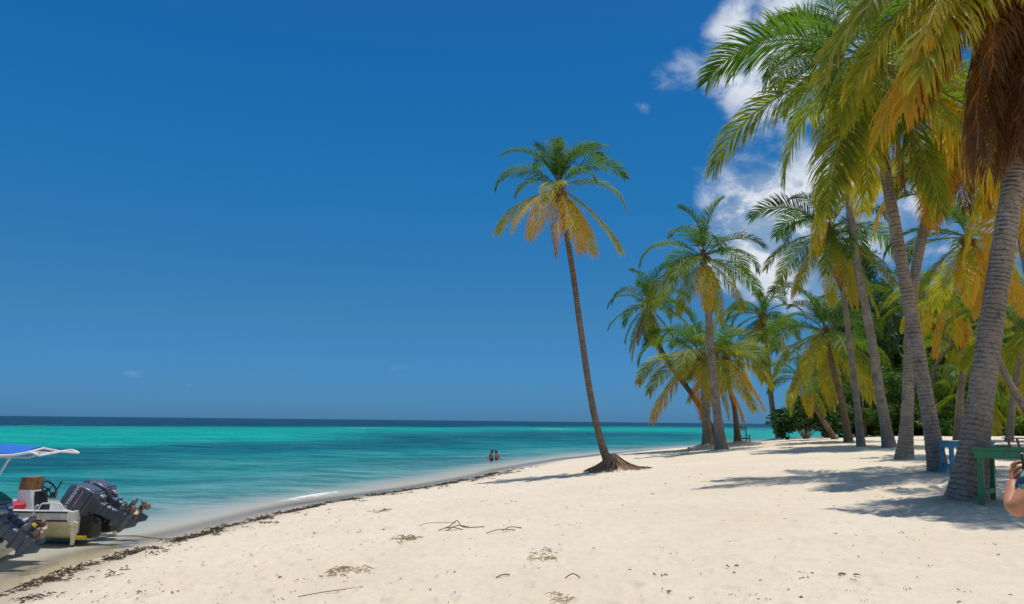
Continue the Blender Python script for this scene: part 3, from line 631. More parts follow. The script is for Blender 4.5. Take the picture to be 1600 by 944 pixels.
palm('coconut palm with trunk bent sharply towards the sea behind the short bushy palm', [(1118,694),(1110,665),(1080,615),(1050,575),(1028,535),(1012,478)], depth=46, ddepth=2, wpx=(8.5,6.5), scale=.95, seed=33, n=21, bark='trunk_brown', flare=1.6, extra=[(200,2,.8),(330,3,.8),(80,2,.8)], age=-.06)
palm('dark thin coconut palm with orange crown beside the wooden chair frame', [(1153,688),(1148,640),(1140,605),(1133,560)], depth=47, wpx=(8.5,6), scale=1.0, seed=45, n=22, bark='trunk_brown', flare=1.9, mound=(1.2,.25), age=.22, span=(70,-60))
palm('slim coconut palm curving up alone from the far sand edge by the water', [(1220,684),(1208,645),(1202,590),(1198,545),(1192,492)], depth=62, wpx=(8.5,6), scale=1.05, seed=52, n=22, bark='trunk_brown', flare=1.9, mound=(1.6,.25), age=-.08, extra=[(200,2,.8),(320,3,.8)])
palm('small coconut palm with trunk slanting out over the sea grape bush', [(1306,682),(1285,655),(1268,625),(1252,590)], depth=48, wpx=(8,6), scale=.72, seed=61, n=18, bark='trunk_brown', flare=1.4, age=-.02)
palm('low full coconut palm with brownish slanting trunk beside the sea grape bush', [(1326,684),(1318,640),(1308,600),(1298,560),(1290,520)], depth=40, wpx=(10,7), scale=1.12, seed=74, n=24, bark='trunk_brown', flare=1.7, age=.02, nuts=6)
palm('coconut palm with pale slim trunk and mid-height crown in front of the casuarinas', [(1345,688),(1338,620),(1328,540),(1316,450),(1297,362)], depth=33, wpx=(10.5,7), scale=1.05, seed=83, n=22, flare=1.5, age=.02, nuts=6, extra=[(250,2,.8)])
palm('tall coconut palm with long pale trunk curving to a crown against the white cloud', [(1390,699),(1376,620),(1358,510),(1337,400),(1325,300),(1315,200),(1313,92)], wpx=(15,8.5), scale=1.2, seed=92, n=18, flare=1.6, age=.0, nuts=9,
     add=[(178,30,.12,1.05),(190,12,.2,1),(205,-8,.25,1.05),(195,-28,.35,1.0),(165,48,.08,1),(240,66,.08,1),(150,66,.05,1)])
palm('stout coconut palm with scarred base and thick ringed trunk bending under heavy hanging fronds', [(1467,738),(1452,650),(1436,560),(1418,460),(1398,350),(1380,240),(1366,98)], wpx=(22,15), scale=1.10, seed=104, n=17, flare=1.55, age=.10, nuts=9, mound=(.5,.04), extra=[(300,2,.9),(340,3,.8)],
     add=[(212,-48,.34,1.05),(236,-28,.40,1.0),(285,-68,.30,1.0),(320,-48,.38,1),(225,-68,.46,.9),(345,-28,.32,1)])
palm('coconut palm with darker shaded trunk bending up towards the trees behind the stout palm', [(1412,718),(1418,640),(1421,540),(1428,440),(1446,350),(1468,270),(1490,180)], wpx=(17,13), scale=1.05, seed=111, n=18, flare=1.9, age=.14, nuts=6, extra=[(190,2,.9),(230,3,.9),(300,2,.9)], add=[(215,-48,.5,1),(260,-48,.55,1),(180,-28,.5,1)])
palm('massive leaning coconut palm beside the green table with a skirt of dead brown fronds', [(1508,790),(1519,720),(1533,620),(1550,500),(1570,370),(1592,230),(1612,60),(1630,-110)], wpx=(36,29), scale=1.05, seed=126, n=20, flare=2.0, age=.16, nuts=6, mound=(.8,.10), rings=.07,
     extra=[(192,1,1.05),(205,2,1.1),(218,2,1.1),(230,3,1.12),(245,2,1.1),(258,3,1.1),(272,2,1.1),(180,2,1.0),(160,2,1),(210,3,1.15),(236,1,1.0),(222,1,1.05),(290,2,1.1),(200,3,1.1),(172,1,1.15),(185,0,1.1),(195,1,1.2),(208,0,1.0),(178,1,1.2),(215,1,1.2),(228,2,1.2),(188,2,1.2),(198,2,1.2)],
     add=[(182,-28,.48,1.05),(194,-28,.58,1.0),(206,-28,.44,1.1),(176,-8,.40,1.1),(188,-48,.66,1.0),(168,-28,.42,1)])
palm('coconut palm with orange drooping fronds and thin trunk slanting behind the massive palm', [(1640,700),(1602,640),(1566,575),(1532,490),(1515,430),(1512,372)], depth=29, ddepth=1, wpx=(11,8), scale=.98, seed=133, n=21, flare=1.4, age=.06, nuts=6, add=[(230,-48,.62,1),(300,-48,.68,1),(265,-68,.7,1)])
palm('thin pale coconut palm with wilted yellow crown in the grove behind the stout palm', [(1496,686),(1500,620),(1506,560),(1500,500),(1482,462)], depth=40, wpx=(12,7), scale=.9, seed=141, n=18, flare=1.3, age=.24, span=(60,-66))
palm('coconut palm with low spreading green crown in the grove behind the green table', [(1575,682),(1584,620),(1592,560),(1597,508)], depth=36, wpx=(10,9), scale=1.1, seed=156, n=24, flare=1.4, age=.05)
palm('leaning coconut palm with bare twisted trunk in the shade of the casuarinas', [(1470,684),(1462,640),(1455,600),(1468,560),(1490,535)], depth=58, wpx=(9,7), scale=1.0, seed=163, n=16, flare=1.3, age=.1, bark='trunk_brown')
palm('young coconut palm with green fronds low in the grove undergrowth', [(1536,680),(1532,650),(1528,610)], depth=54, wpx=(8,6), scale=1.05, seed=171, n=18, flare=1.4, age=.0, bark='trunk_brown', nuts=0)
palm('slender coconut palm with yellowish crown at the back of the grove', [(1556,684),(1552,640),(1553,590),(1550,560)], depth=60, wpx=(8,6), scale=1.15, seed=181, n=20, flare=1.3, age=.16)
palm('coconut palm with high narrow crown behind the casuarinas', [(1436,684),(1434,600),(1437,520),(1440,470)], depth=66, wpx=(8,6), scale=1.15, seed=192, n=20, flare=1.3, age=.08, bark='trunk_brown')
palm('coconut palm with pale trunk rising past the massive leaning palm\'s crown', [(1660,720),(1640,600),(1610,440),(1592,340),(1580,230)], depth=21, wpx=(16,13), scale=1.0, seed=201, n=22, flare=1.4, age=.15)
terrain(); sea()
# ================================================================== TREES AND SHRUBS
def leaf_cloud(name, mat, centres, n, size, asp, droop, seed, jitter=1.0):
    """many small leaf blades spread round the centres (x, y, z, rx, rz)"""
    g = np.random.default_rng(seed); C = np.array(centres, float); w = C[:, 3] ** 2 * C[:, 4]; k = g.choice(len(C), n, p=w / w.sum())
    d = g.normal(size=(n, 3)); d /= np.linalg.norm(d, axis=1)[:, None]; rr = g.random(n)[:, None] ** .45
    P = C[k, :3] + d * rr * np.stack([C[k, 3], C[k, 3], C[k, 4]], -1)
    ax = d * .6 + g.normal(size=(n, 3)) * .6 * jitter; ax[:, 2] -= droop; ax /= np.linalg.norm(ax, axis=1)[:, None]
    s_ = np.cross(ax, g.normal(size=(n, 3))); s_ /= np.linalg.norm(s_, axis=1)[:, None]
    L = size * g.uniform(.6, 1.3, n)[:, None]; Wd = L * asp
    V = np.stack([P, P + ax * L * .5 + s_ * Wd, P + ax * L, P + ax * L * .5 - s_ * Wd], 1).reshape(-1, 3)
    return np_mesh(name, V, np.arange(n * 4).reshape(-1, 4), [mat])
def casuarina_protos():
    out = []
    for q in range(3):
        r = random.Random(300 + q); H = 13.0; tm = MB(); tm.tube([(0, 0, -.2), (.1, .05, H * .3), (-.1, .1, H * .6), (.05, 0, H * .97)], [.24, .17, .10, .02], 8)
        cs = []
        for i in range(46):
            z = H * (.16 + .82 * (i / 45) ** .9); a = i * 2.4 + r.uniform(-.4, .4); sp = (1 - (z / H)) ** .75 * 3.3 * r.uniform(.55, 1.15) + .15
            e_ = Vector((math.cos(a) * sp, math.sin(a) * sp, z + sp * .30)); tm.tube([(0, 0, z), e_ * .5 + Vector((0, 0, z * .5 - .05)), e_], [.05, .03, .01], 4)
            for f in (.45, .75, 1.0):
                cs.append((e_.x * f, e_.y * f, z + (e_.z - z) * f, .32 + .42 * sp / 3 * r.uniform(.7, 1.3), .34 + .3 * r.random()))
        out.append((tm.mesh('trunk', [M['wood']], True), leaf_cloud('crown', M['needle'], cs, 15000, .34, .10, .45, 40 + q)))
    return out
def broad_protos():
    out = []
    for q in range(3):
        r = random.Random(400 + q); tm = MB(); tm.tube([(0, 0, -.2), (.15, .05, 1.2), (-.05, .1, 2.6), (.1, 0, 4.6)], [.22, .16, .11, .03], 7); cs = []
        for i in range(20):
            a = i * 2.4; z = r.uniform(1.6, 6.2); sp = 2.3 * math.sin(min(3, (z - .6) / 6.2 * 3.14)) * r.uniform(.5, 1.1) + .2; p_ = Vector((math.cos(a) * sp, math.sin(a) * sp, z))
            tm.tube([(0, 0, min(4.3, z * .55)), p_ * .55 + Vector((0, 0, z * .3)), p_], [.06, .035, .01], 4); cs.append((*p_, r.uniform(.6, 1.15), r.uniform(.45, .8)))
        out.append((tm.mesh('trunk', [M['wood']], True), leaf_cloud('crown', M['broad'], cs, 9000, .24, .26, .2, 60 + q)))
    return out
def shrub_proto(mat, seed, n, size, asp, rx, h):
    r = random.Random(seed); cs = []; tm = MB()
    for i in range(12):
        a = i * 2.4; q = rx * (.2 + .75 * r.random()); z = h * r.uniform(.3, .85) * (1 - .35 * q / rx)
        cs.append((math.cos(a) * q, math.sin(a) * q, z, rx * r.uniform(.22, .42), h * r.uniform(.16, .3))); tm.tube([(0, 0, -.1), (math.cos(a) * q * .4, math.sin(a) * q * .4, z * .6), (math.cos(a) * q, math.sin(a) * q, z)], [.05, .03, .012], 4)
    return (tm.mesh('stem', [M['wood']]), leaf_cloud('foliage', mat, cs, n, size, asp, 0, seed))
CAS = casuarina_protos(); BRO = broad_protos()
def tree(name, label, cat, proto, px, topy, depth, H, group, parts=('trunk', 'crown'), wide=1.0, rz=0):
    q = at(px, 670, depth); b = drop(q.x, q.y); top = at(px, topy, depth).z; sc = (top - b.z) / H
    o = thing(name, label, cat, b, rz, group)
    for nm, me in zip(parts, proto): link(nm, me, o, (0, 0, 0), (0, 0, 0), (sc * wide, sc * wide, sc))
    return o
for i, (px, ty, dp, wd) in enumerate([(1364,378,72,1.05),(1398,432,76,1.15),(1328,470,74,1.1),(1438,425,82,1.1),(1475,470,80,1.1),(1530,440,88,1.1),(1572,420,84,1.1),(1606,440,78,1.1),(1286,520,80,1.2),(1346,520,66,1.2)]):
    tree('casuarina_tree', ('tallest feathery dark casuarina tree, its pointed tip above the pale slim palm' if i == 0 else 'feathery dark green casuarina tree in the grove behind the palms'), 'tree', CAS[i % 3], px, ty, dp, 13.4, 'casuarina trees behind the palms', wide=wd, rz=i * 1.3)
for i, (px, ty, dp) in enumerate([(1322,590,62),(1385,570,60),(1425,590,64),(1462,600,66),(1500,580,70),(1545,600,66),(1580,585,62),(1610,590,58),(1290,610,66),(1350,600,58),(1405,540,74),(1520,545,80),(1440,520,78),(1590,520,76)]):
    tree('broadleaf_tree', 'low dense broadleaf tree filling the grove under the casuarinas', 'tree', BRO[i % 3], px, ty, dp, 6.6, 'broadleaf trees in the grove', wide=1.25, rz=i * 1.9)
SG = shrub_proto(M['seagrape'], 500, 2600, .24, .5, 1.7, 3.2)
tree('sea_grape_bush', 'rounded dark glossy sea grape bush at the seaward end of the grove', 'bush', SG, 1258, 613, 56, 2.9, None, ('stem', 'foliage'), 1.15)
tree('sea_grape_bush', 'dark sea grape bush between the slanting palms and the casuarinas', 'bush', SG, 1292, 622, 60, 2.9, None, ('stem', 'foliage'), 1.2, 2)
BS = [shrub_proto(M['bright'], 520 + q, 1500, .20, .3, 1.1, 1.5) for q in range(2)] + [shrub_proto(M['broad'], 530, 1500, .2, .3, 1.2, 1.6)]
for i, (px, ty, dp) in enumerate([(1405,648,62),(1428,652,60),(1455,645,58),(1478,640,60),(1490,652,55),(1512,648,58),(1535,652,60),(1556,648,62),(1578,645,58),(1598,650,56),(1380,650,64),(1340,655,62),(1440,640,66),(1568,638,68),(1525,640,66),(1620,645,55),(1360,652,66)]):
    br_ = i % 3 != 2
    tree('leafy_shrub', 'bright green leafy shrub along the grove edge' if br_ else 'dark green leafy shrub along the grove edge', 'shrub', BS[i % 3], px, ty, dp, 1.4, 'shrubs along the grove edge', ('stem', 'foliage'), 1.5, i)
g_ = np.random.default_rng(5); cs = []
for i in range(150):
    d_ = g_.uniform(98, 135); u = g_.uniform(.44, 1.05); x_ = u * d_; z0 = ground(x_, d_); cs.append((x_, d_, z0 + g_.uniform(.5, 11.5), g_.uniform(1.6, 3.0), g_.uniform(1.2, 2.2)))
fo_ = bpy.data.objects.new('far_wood', leaf_cloud('far_wood', M['broad'], cs, 42000, .55, .3, .2, 77)); col.objects.link(fo_); tag(fo_, 'dark mass of far woodland behind the palm grove', 'woodland', kind='stuff')
# ================================================================== BOATS
def rrect(w, h, rad, n=4):
    """rounded rectangle outline in (u, v)"""
    out = []
    for cx, cy, a0 in ((w/2-rad, h/2-rad, 0), (-w/2+rad, h/2-rad, 90), (-w/2+rad, -h/2+rad, 180), (w/2-rad, -h/2+rad, 270)):
        for k in range(n + 1): a = R(a0 + 90 * k / n); out.append((cx + rad * math.cos(a), cy + rad * math.sin(a)))
    return out
def text_mesh(txt, size, mat, bold=.0):
    cu = bpy.data.curves.new('lettering', 'FONT'); cu.body = txt; cu.size = size; cu.align_x = 'CENTER'; cu.align_y = 'CENTER'; cu.offset = bold; cu.extrude = .0015; cu.resolution_u = 3
    o = bpy.data.objects.new('lettering', cu); col.objects.link(o); dg = bpy.context.evaluated_depsgraph_get(); me = bpy.data.meshes.new_from_object(o.evaluated_get(dg)); bpy.data.objects.remove(o)
    me.materials.clear(); me.materials.append(mat); return me
TXT = text_mesh('YAMAHA', .115, M['decal'], .004)
def prop_mesh():
    mb = MB(); mb.tube([(-.10, 0, 0), (-.02, 0, 0), (.06, 0, 0), (.11, 0, 0)], [.055, .06, .055, .03], 12)
    for b in range(3):
        a0 = b * 2 * math.pi / 3; vs = []; fs = []
        for i in range(6):
            rr = .05 + .145 * i / 5; wdt = (.55, .85, 1.0, .98, .75, .3)[i] * .62
            for j, q in enumerate((-1, -.33, .33, 1)):
                a = a0 + wdt * q * (.12 / max(.08, rr)) * 1.1; vs.append((q * wdt * .10, rr * math.cos(a), rr * math.sin(a)))
        n0 = len(vs); vs += [(x_ + .008, y_, z_) for x_, y_, z_ in vs]
        for i in range(5):
            for j in range(3):
                k = i * 4 + j; fs += [(k, k + 1, k + 5, k + 4), (n0 + k + 4, n0 + k + 5, n0 + k + 1, n0 + k)]
        rim = [0, 1, 2, 3, 7, 11, 15, 19, 23, 22, 21, 20, 16, 12, 8, 4]
        fs += [(rim[(k + 1) % 16], rim[k], n0 + rim[k], n0 + rim[(k + 1) % 16]) for k in range(16)]; mb.add(vs, fs)
    return mb.mesh('propeller', [M['bronze']], True)
PROP = prop_mesh()
def outboard(label, loc, tilt, rz, group, cover=None, spin=0, yellow=False):
    """upright frame: x aft, z up, clamp at the origin; then tilted up about the clamp"""
    o = thing('outboard_motor', label, 'outboard motor', loc, 0, group); o.rotation_euler = (0, -R(tilt), rz); o.scale = (.9, .9, .9)
    mb = MB(); secs = []
    for z, xc, lx, wy, rd in ((.10,.06,.55,.38,.04),(.13,.06,.61,.42,.05),(.30,.055,.62,.44,.05),(.50,.035,.59,.43,.055),(.64,.01,.54,.40,.06),(.70,-.01,.48,.36,.07),(.725,-.015,.40,.29,.07)):
        secs.append([(xc + u, v, z) for u, v in rrect(lx, wy, rd, 5)])
    mb.loft(secs); cw = mb.build('cowl', M[cover] if cover else M['engine'], o, True)
    mb = MB(); mb.loft([[(.06 + u, v, z) for u, v in rrect(lx, wy, .07, 4)] for z, lx, wy in ((-.08,.36,.28),(.0,.46,.34),(.075,.55,.39),(.098,.58,.41))]); mb.build('lower_cowl', M['engine_dark'], o, True)
    if not cover:
        for s in (-1, 1):
            tm_ = bpy.data.objects.new('lettering', TXT); col.objects.link(tm_); tm_.parent = cw; tm_.location = (.075, s * .2235, .50); tm_.rotation_euler = (R(90), 0, 0 if s < 0 else R(180))
            st = MB(); st.box((.06, s * .2245, .375), (.44, .003, .022)); st.build('stripe', M['red_stripe'], cw)
            st = MB(); st.box((.07, s * .2245, .352), (.40, .003, .010)); st.build('stripe', M['decal'], cw)
            st = MB(); st.tube([(-.215, s * .220, .50), (-.215, s * .2255, .50)], .036, 16); st.build('emblem', M['decal'], cw)
    mb = MB(); secs = []
    for z, xc, lx, wy in ((-.06,.10,.30,.24),(-.18,.12,.27,.19),(-.34,.145,.25,.15),(-.47,.16,.27,.13),(-.50,.165,.30,.13)): secs.append([(xc + u, v, z) for u, v in rrect(lx, wy, .05, 4)])
    mb.loft(secs[::-1]); mb.build('midsection', M['engine'], o, True)
    mb = MB(); mb.box((.16, 0, -.20), (.255, .21, .012)); mb.box((.15, 0, -.33), (.262, .168, .010)); mb.build('trim_band', M['engine_dark'], o); mb = MB(); mb.loft([[(.0605 + u, v, z) for u, v in rrect(.63, .445, .05, 4)] for z in (.150, .172)]); mb.build('cowl_seam', M['black'], o); mb = MB(); mb.box((.335, 0, .01), (.06, .16, .09)); mb.build('cowl_latch', M['steel'], o, False, None, .01)
    mb = MB(); mb.loft([[(.22 + u, v, z) for u, v in rrect(.56, .24, .10, 4)] for z in (-.528, -.505)]); mb.build('cavitation_plate', M['engine'], o, True)
    mb = MB(); secs = []
    for z, xc, lx, wy in ((-.525,.17,.34,.12),(-.60,.17,.33,.09),(-.68,.16,.34,.08)): secs.append([(xc + u, v, z) for u, v in rrect(lx, wy, .035, 4)])
    mb.loft(secs[::-1]); mb.tube([(-.10, 0, -.74), (-.06, 0, -.74), (.02, 0, -.74), (.15, 0, -.74), (.30, 0, -.74), (.38, 0, -.74)], [.012, .045, .075, .085, .075, .058], 14)
    mb.add([(.0, .022, -.78), (.30, .022, -.78), (.33, .006, -1.0), (.22, .006, -1.0), (.0, -.022, -.78), (.30, -.022, -.78), (.33, -.006, -1.0), (.22, -.006, -1.0)], [(0,1,2,3),(7,6,5,4),(0,4,5,1),(1,5,6,2),(2,6,7,3),(3,7,4,0)]); mb.build('gearcase', M['engine'], o, True)
    pr = link('propeller', PROP, o, (.47, 0, -.74), (spin, 0, 0), .88)
    mb = MB()
    for y_ in (-.12, .12): mb.box((-.10, y_, -.10), (.12, .035, .40)); mb.box((-.23, y_, .02), (.22, .035, .10)); mb.box((.0, y_, -.02), (.16, .03, .12))
    mb.tube([(-.05, -.19, -.02), (-.05, .19, -.02)], .022, 8); mb.tube([(-.02, 0, -.22), (.06, 0, -.38)], [.035, .025], 8); mb.build('clamp_bracket', M['black'], o, False, None, .006)
    return o
def hull(o, Lb, hw, zg, band=.19):
    """open skiff: stern at x = 0 facing +x, bow at -Lb; a skin with thickness, a white upper strake and rub rails"""
    st = [0, .12, .3, .5, .7, .85, .95, 1.0]; wd = [.94, 1, 1, .98, .86, .6, .28, .03]; kz = [0, 0, 0, .02, .08, .2, .38, .55]; gz = [0, 0, .01, .04, .12, .24, .34, .40]
    def sec(k, off, floor=False):
        x = -Lb * st[k]; w = max(.01, hw * wd[k] - off); g = zg + gz[k]; z0 = kz[k]
        if floor: return [(x, -w, g), (x, -w * .93, g - band), (x, -w * .86, .22 + z0 * .6), (x, 0, .20 + z0 * .6), (x, w * .86, .22 + z0 * .6), (x, w * .93, g - band), (x, w, g)]
        return [(x, -w, g - band), (x, -w * .97, g - band - .02), (x, -w * .84, .17 + z0), (x, -w * .5, .06 + z0), (x, 0, -.02 + z0), (x, w * .5, .06 + z0), (x, w * .84, .17 + z0), (x, w * .97, g - band - .02), (x, w, g - band)]
    mb = MB(); mb.loft([sec(k, 0) for k in range(8)], 0, False); mb.add(sec(0, 0), [tuple(range(9))]); mb.build('hull', M['gel_cream'], o, True)
    mb = MB()
    for s in (-1, 1):
        A = [[(-Lb * st[k], s * (hw * wd[k] + .012), zg + gz[k] - band - .002), (-Lb * st[k], s * (hw * wd[k] + .03), zg + gz[k] - .03), (-Lb * st[k], s * (hw * wd[k] + .03), zg + gz[k]), (-Lb * st[k], s * max(.004, hw * wd[k] - .07), zg + gz[k] + .012), (-Lb * st[k], s * max(.003, hw * wd[k] - .075), zg + gz[k] - band)] for k in range(8)]
        mb.loft(A if s > 0 else [q[::-1] for q in A])
    mb.build('gunwale', M['gel_white'], o, True)
    mb = MB(); mb.loft([sec(k, .08, True) for k in range(8)], 0, False); mb.build('inner_liner', M['gel_white'], o, True)
    for s in (-1, 1):
        for dz in (-.022, -band + .006):
            mb = MB(); mb.tube([(-Lb * st[k], s * (hw * wd[k] + (.034 if dz > -.05 else .022)), zg + gz[k] + dz) for k in range(8)], .016, 6); mb.build('rub_rail', M['rubber'], o)
    mb = MB(); mb.box((.015, 0, zg - .14), (.06, hw * 1.84, .26)); mb.box((.012, 0, zg - .36), (.05, hw * 1.66, .20)); mb.build('transom', M['gel_white'], o, False, None, .01)
    for s in (-1, 1):
        mb = MB(); mb.add([(.02, s * hw * .80 - .05, .46), (.02, s * hw * .80 + .05, .46), (.14, s * hw * .80, .42), (.0, s * hw * .74 - .05, .0), (.0, s * hw * .74 + .05, .0), (.05, s * hw * .74, .0)], [(0,1,2),(3,5,4),(0,2,5,3),(2,1,4,5),(1,0,3,4)]); mb.build('stern_fin', M['gel_cream'], o)
    mb = MB()
    for q in (.25, .5, .72): mb.box((-Lb * q, 0, .42 + .04 * q), (.32, hw * 1.7, .04))
    mb.build('thwart', M['gel_white'], o, False, None, .01)
D1 = 15.2; q = at(131, 800, D1); bx1 = q.x; by1 = D1
boat = thing('fishing_skiff', 'cream and white open skiff grounded stern-first in the shallows beside the beach', 'boat', (bx1, by1 + .45, .02), R(-4))
hull(boat, 6.6, .92, .66)
for s in (-1, 1):
    mb = MB(); mb.tube(spline3([(-.12, s * .86, .66), (-.17, s * .86, .78), (-.28, s * .86, .80), (-.46, s * .86, .80), (-.58, s * .86, .78), (-.64, s * .86, .66)], 4), .014, 8); mb.build('grab_rail', M['white_paint'], boat, True)
mb = MB(); mb.loft([[(-1.420 + xo + u, v, z) for u, v in rrect(lx, .40, .05, 3)] for z, lx, xo in ((.2,.42,0),(.6,.40,0),(.88,.34,-.02),(.98,.30,-.03))]); con = mb.build('console', M['gel_white'], boat, True)
mb = MB(); mb.loft([[(-1.455 + xo + u, v, z) for u, v in rrect(lx, .38, .04, 3)] for z, lx, xo in ((.97,.315,0),(1.17,.285,.015),(1.23,.27,.02))]); mb.build('console_hood', M['varnish'], con, True)
mb = MB(); mb.box((-1.205, 0, .74), (.06, .32, .42), (0, -.15, 0)); mb.box((-1.17, .1, .55), (.05, .2, .3)); mb.build('instrument_panel', M['black'], con, False, None, .01)
mb = MB(); ring = [Vector((-1.06, .19 * math.cos(a), 0.98 + .19 * math.sin(a))) for a in [2 * math.pi * k / 24 for k in range(25)]]
rot_ = Matrix.Rotation(R(-32), 3, 'Y'); cW = Vector((-1.06, 0, .98)); ring = [cW + rot_ @ (p - cW) for p in ring]; mb.tube(ring, .020, 7, cap=False)
for k in (2, 10, 18): mb.tube([cW, ring[k]], .015, 5)
mb.tube([cW, cW + Vector((-.18, 0, -.10))], [.035, .03], 8); mb.build('steering_wheel', M['black'], con, True)
mb = MB(); mb.tube([(-1.08, .2, .88), (-.98, .2, 1.06), (-.94, .2, 1.12)], [.02, .016, .026], 6); mb.box((-1.10, .2, .84), (.10, .08, .12)); mb.build('throttle_lever', M['black'], con, False, None, .006)
mb = MB(); mb.loft([[(-1.62 + u, v - .15, z) for u, v in rrect(lx, wy, .12, 4)] for z, lx, wy in ((.60,.44,.6),(.63,.48,.64),(.70,.48,.64),(.73,.40,.56))]); mb.build('cushion', M['red'], boat, True)
mb = MB(); mb.box((.17, -.40, .34), (.26, .34, .46)); mb.build('motor_bracket', M['black'], boat, False, None, .03); mb = MB(); mb.box((.17, .25, .34), (.24, .34, .42)); mb.build('motor_bracket', M['black'], boat, False, None, .03)
mb = MB(); mb.loft([[(.06 + u, v - .55, z) for u, v in rrect(lx, .26, .1, 4)] for z, lx in ((.10,.30),(.13,.34),(.17,.30))]); mb.build('bow_bumper', M['yellow'], boat, True)
outboard('grey-blue outboard with red stripe tilted up on the skiff\'s stern, beachward of its twin', (bx1 + .20, by1 + .02, .66), 58, R(-4), 'twin outboards on the cream skiff', None, .4)
outboard('grey-blue outboard tilted up on the skiff\'s stern, half hidden behind its twin', (bx1 + .13, by1 + .60, .70), 58, R(-4), 'twin outboards on the cream skiff', None, 1.1)
# yellow jug float on a white line over the gunwale
fl = thing('float_buoy', 'yellow plastic jug float hanging on a white line from the skiff\'s rail', 'float', (bx1 - .66, by1 - .62, .28))
mb = MB(); mb.tube([(0, 0, -.04), (0, 0, 0), (.01, 0, .16), (.015, 0, .22), (.02, 0, .25), (.02, 0, .30)], [.05, .105, .11, .09, .04, .035], 12); mb.build('jug', M['yellow'], fl, True)
mb = MB(); mb.tube([(.02, 0, .30), (.04, .02, .40), (.06, .04, .51), (.06, .10, .525)], .012, 6); mb.build('line', M['rope_white'], fl)
# second boat, nearer, with the blue canopy; only its engines and canopy reach into view
D2 = 12.6; q = at(-30, 806, D2); bx2 = q.x; by2 = D2
boat2 = thing('canopy_boat', 'open boat with blue canopy on white tubes beside the cream skiff', 'boat', (bx2 - .12, by2 + .45, .02), R(-3))
hull(boat2, 7.0, 1.0, .64)
ctop = at(60, 702, D2 + .9).z; tipx = .98
mb = MB(); secs = []
NX = 16; CW = .5
for i in range(NX + 1):
    f = i / NX; x_ = tipx - .24 - 4.2 * (1 - f); secs.append([(x_, y_, ctop - .02 + .11 * (1 - (y_ / CW) ** 2) - .03 * math.sin(f * 3.14 * 4) * (1 - abs(y_)) * .5 - (.05 * max(0, f - .75) * 4)) for y_ in [-CW + 2 * CW * k / 10 for k in range(11)]])
low = [[(a, b_, c_ - .012) for a, b_, c_ in s_[::-1]] for s_ in secs]
mb.loft([u_ + l_ for u_, l_ in zip(secs, low)]); mb.build('canopy', M['blue_canvas'], boat2, True)
for s in (-1, 1):
    y_ = s * (CW + .02)
    mb = MB(); mb.tube(spline3([(tipx - 4.4, y_, ctop - .05), (tipx - 1.5, y_, ctop - .055), (tipx - .55, y_, ctop - .085), (tipx - .25, y_, ctop - .06), (tipx - .05, y_, ctop - .03), (tipx + .10, y_, ctop - .075)], 6), .020, 8); mb.build('canopy_rail', M['white_paint'], boat2, True)
    mb = MB(); mb.tube(spline3([(tipx - 4.4, y_ * .97, ctop - .15), (tipx - 1.2, y_ * .97, ctop - .17), (tipx - .78, y_ * .97, ctop - .165), (tipx - .66, y_ * .99, ctop - .10)], 5), .015, 8); mb.build('handrail', M['white_paint'], boat2, True)
    for k in (-3.6, -2.4, -1.45, -1.05):
        mb = MB(); mb.tube([(tipx + k, y_ * .985, ctop - .155), (tipx + k + .02, y_, ctop - .06)], .012, 6); mb.build('rail_stay', M['white_paint'], boat2)
    for xa, xb in ((-1.15, -1.75), (-3.6, -3.3)):
        mb = MB(); mb.tube([(tipx + xa, y_ * .97, ctop - .16), (tipx + xb - .3, s * .93, .66)], .020, 8); mb.build('canopy_post', M['white_paint'], boat2)
mb = MB(); mb.tube([(tipx + .10, -CW - .02, ctop - .075), (tipx + .12, 0, ctop - .03), (tipx + .10, CW + .02, ctop - .075)], .02, 8); mb.tube([(tipx - .22, -CW - .02, ctop - .06), (tipx - .2, 0, ctop + .02), (tipx - .22, CW + .02, ctop - .06)], .018, 8); mb.build('canopy_hoop', M['white_paint'], boat2, True)
outboard('grey outboard tilted up behind the canopy boat, its bronze propeller showing', (bx2 + .16, by2 + .05, .68), 52, R(-3), 'twin outboards on the canopy boat', None, .9)
outboard('outboard under a green cover tilted up behind the canopy boat', (bx2 - .12, by2 + .62, .70), 54, R(-3), 'twin outboards on the canopy boat', 'green_cover', .2)
sl = thing('marker_flag_pole', 'dark slanting pole with a small red cap on the canopy boat\'s stern', 'pole', (bx2 - .2, by2 + .7, .66))
mb = MB(); mb.tube([(-.2, 0, .55), (.0, 0, .28), (.16, 0, .06)], [.016, .018, .02], 7); mb.build('pole', M['black'], sl, True)
mb = MB(); mb.loft([[(.17 + u, v, z) for u, v in rrect(lx, .1, .03, 3)] for z, lx in ((0,.2),(.06,.22),(.11,.14))]); mb.build('cap', M['red'], sl, True)
# mooring rope trailing onto the sand
pts = [Vector((bx1 + .12, by1 - .25, .16))]
for px, py in ((205, 836), (235, 839), (262, 841), (285, 841), (302, 838)):
    d_ = ray(px, py); k_ = -(CAM_Z - .03) / d_.z; x_, y_ = d_.x * k_, d_.y * k_; pts.append(Vector((x_, y_, max(.015, ground(x_, y_) + .02))))
mb = MB(); mb.tube(spline3(pts, 6), .014, 6); ro = mb.build('mooring_rope', M['rope'], None, True); tag(ro, 'thin grey mooring rope running from the tilted outboards up the wet sand', 'rope')

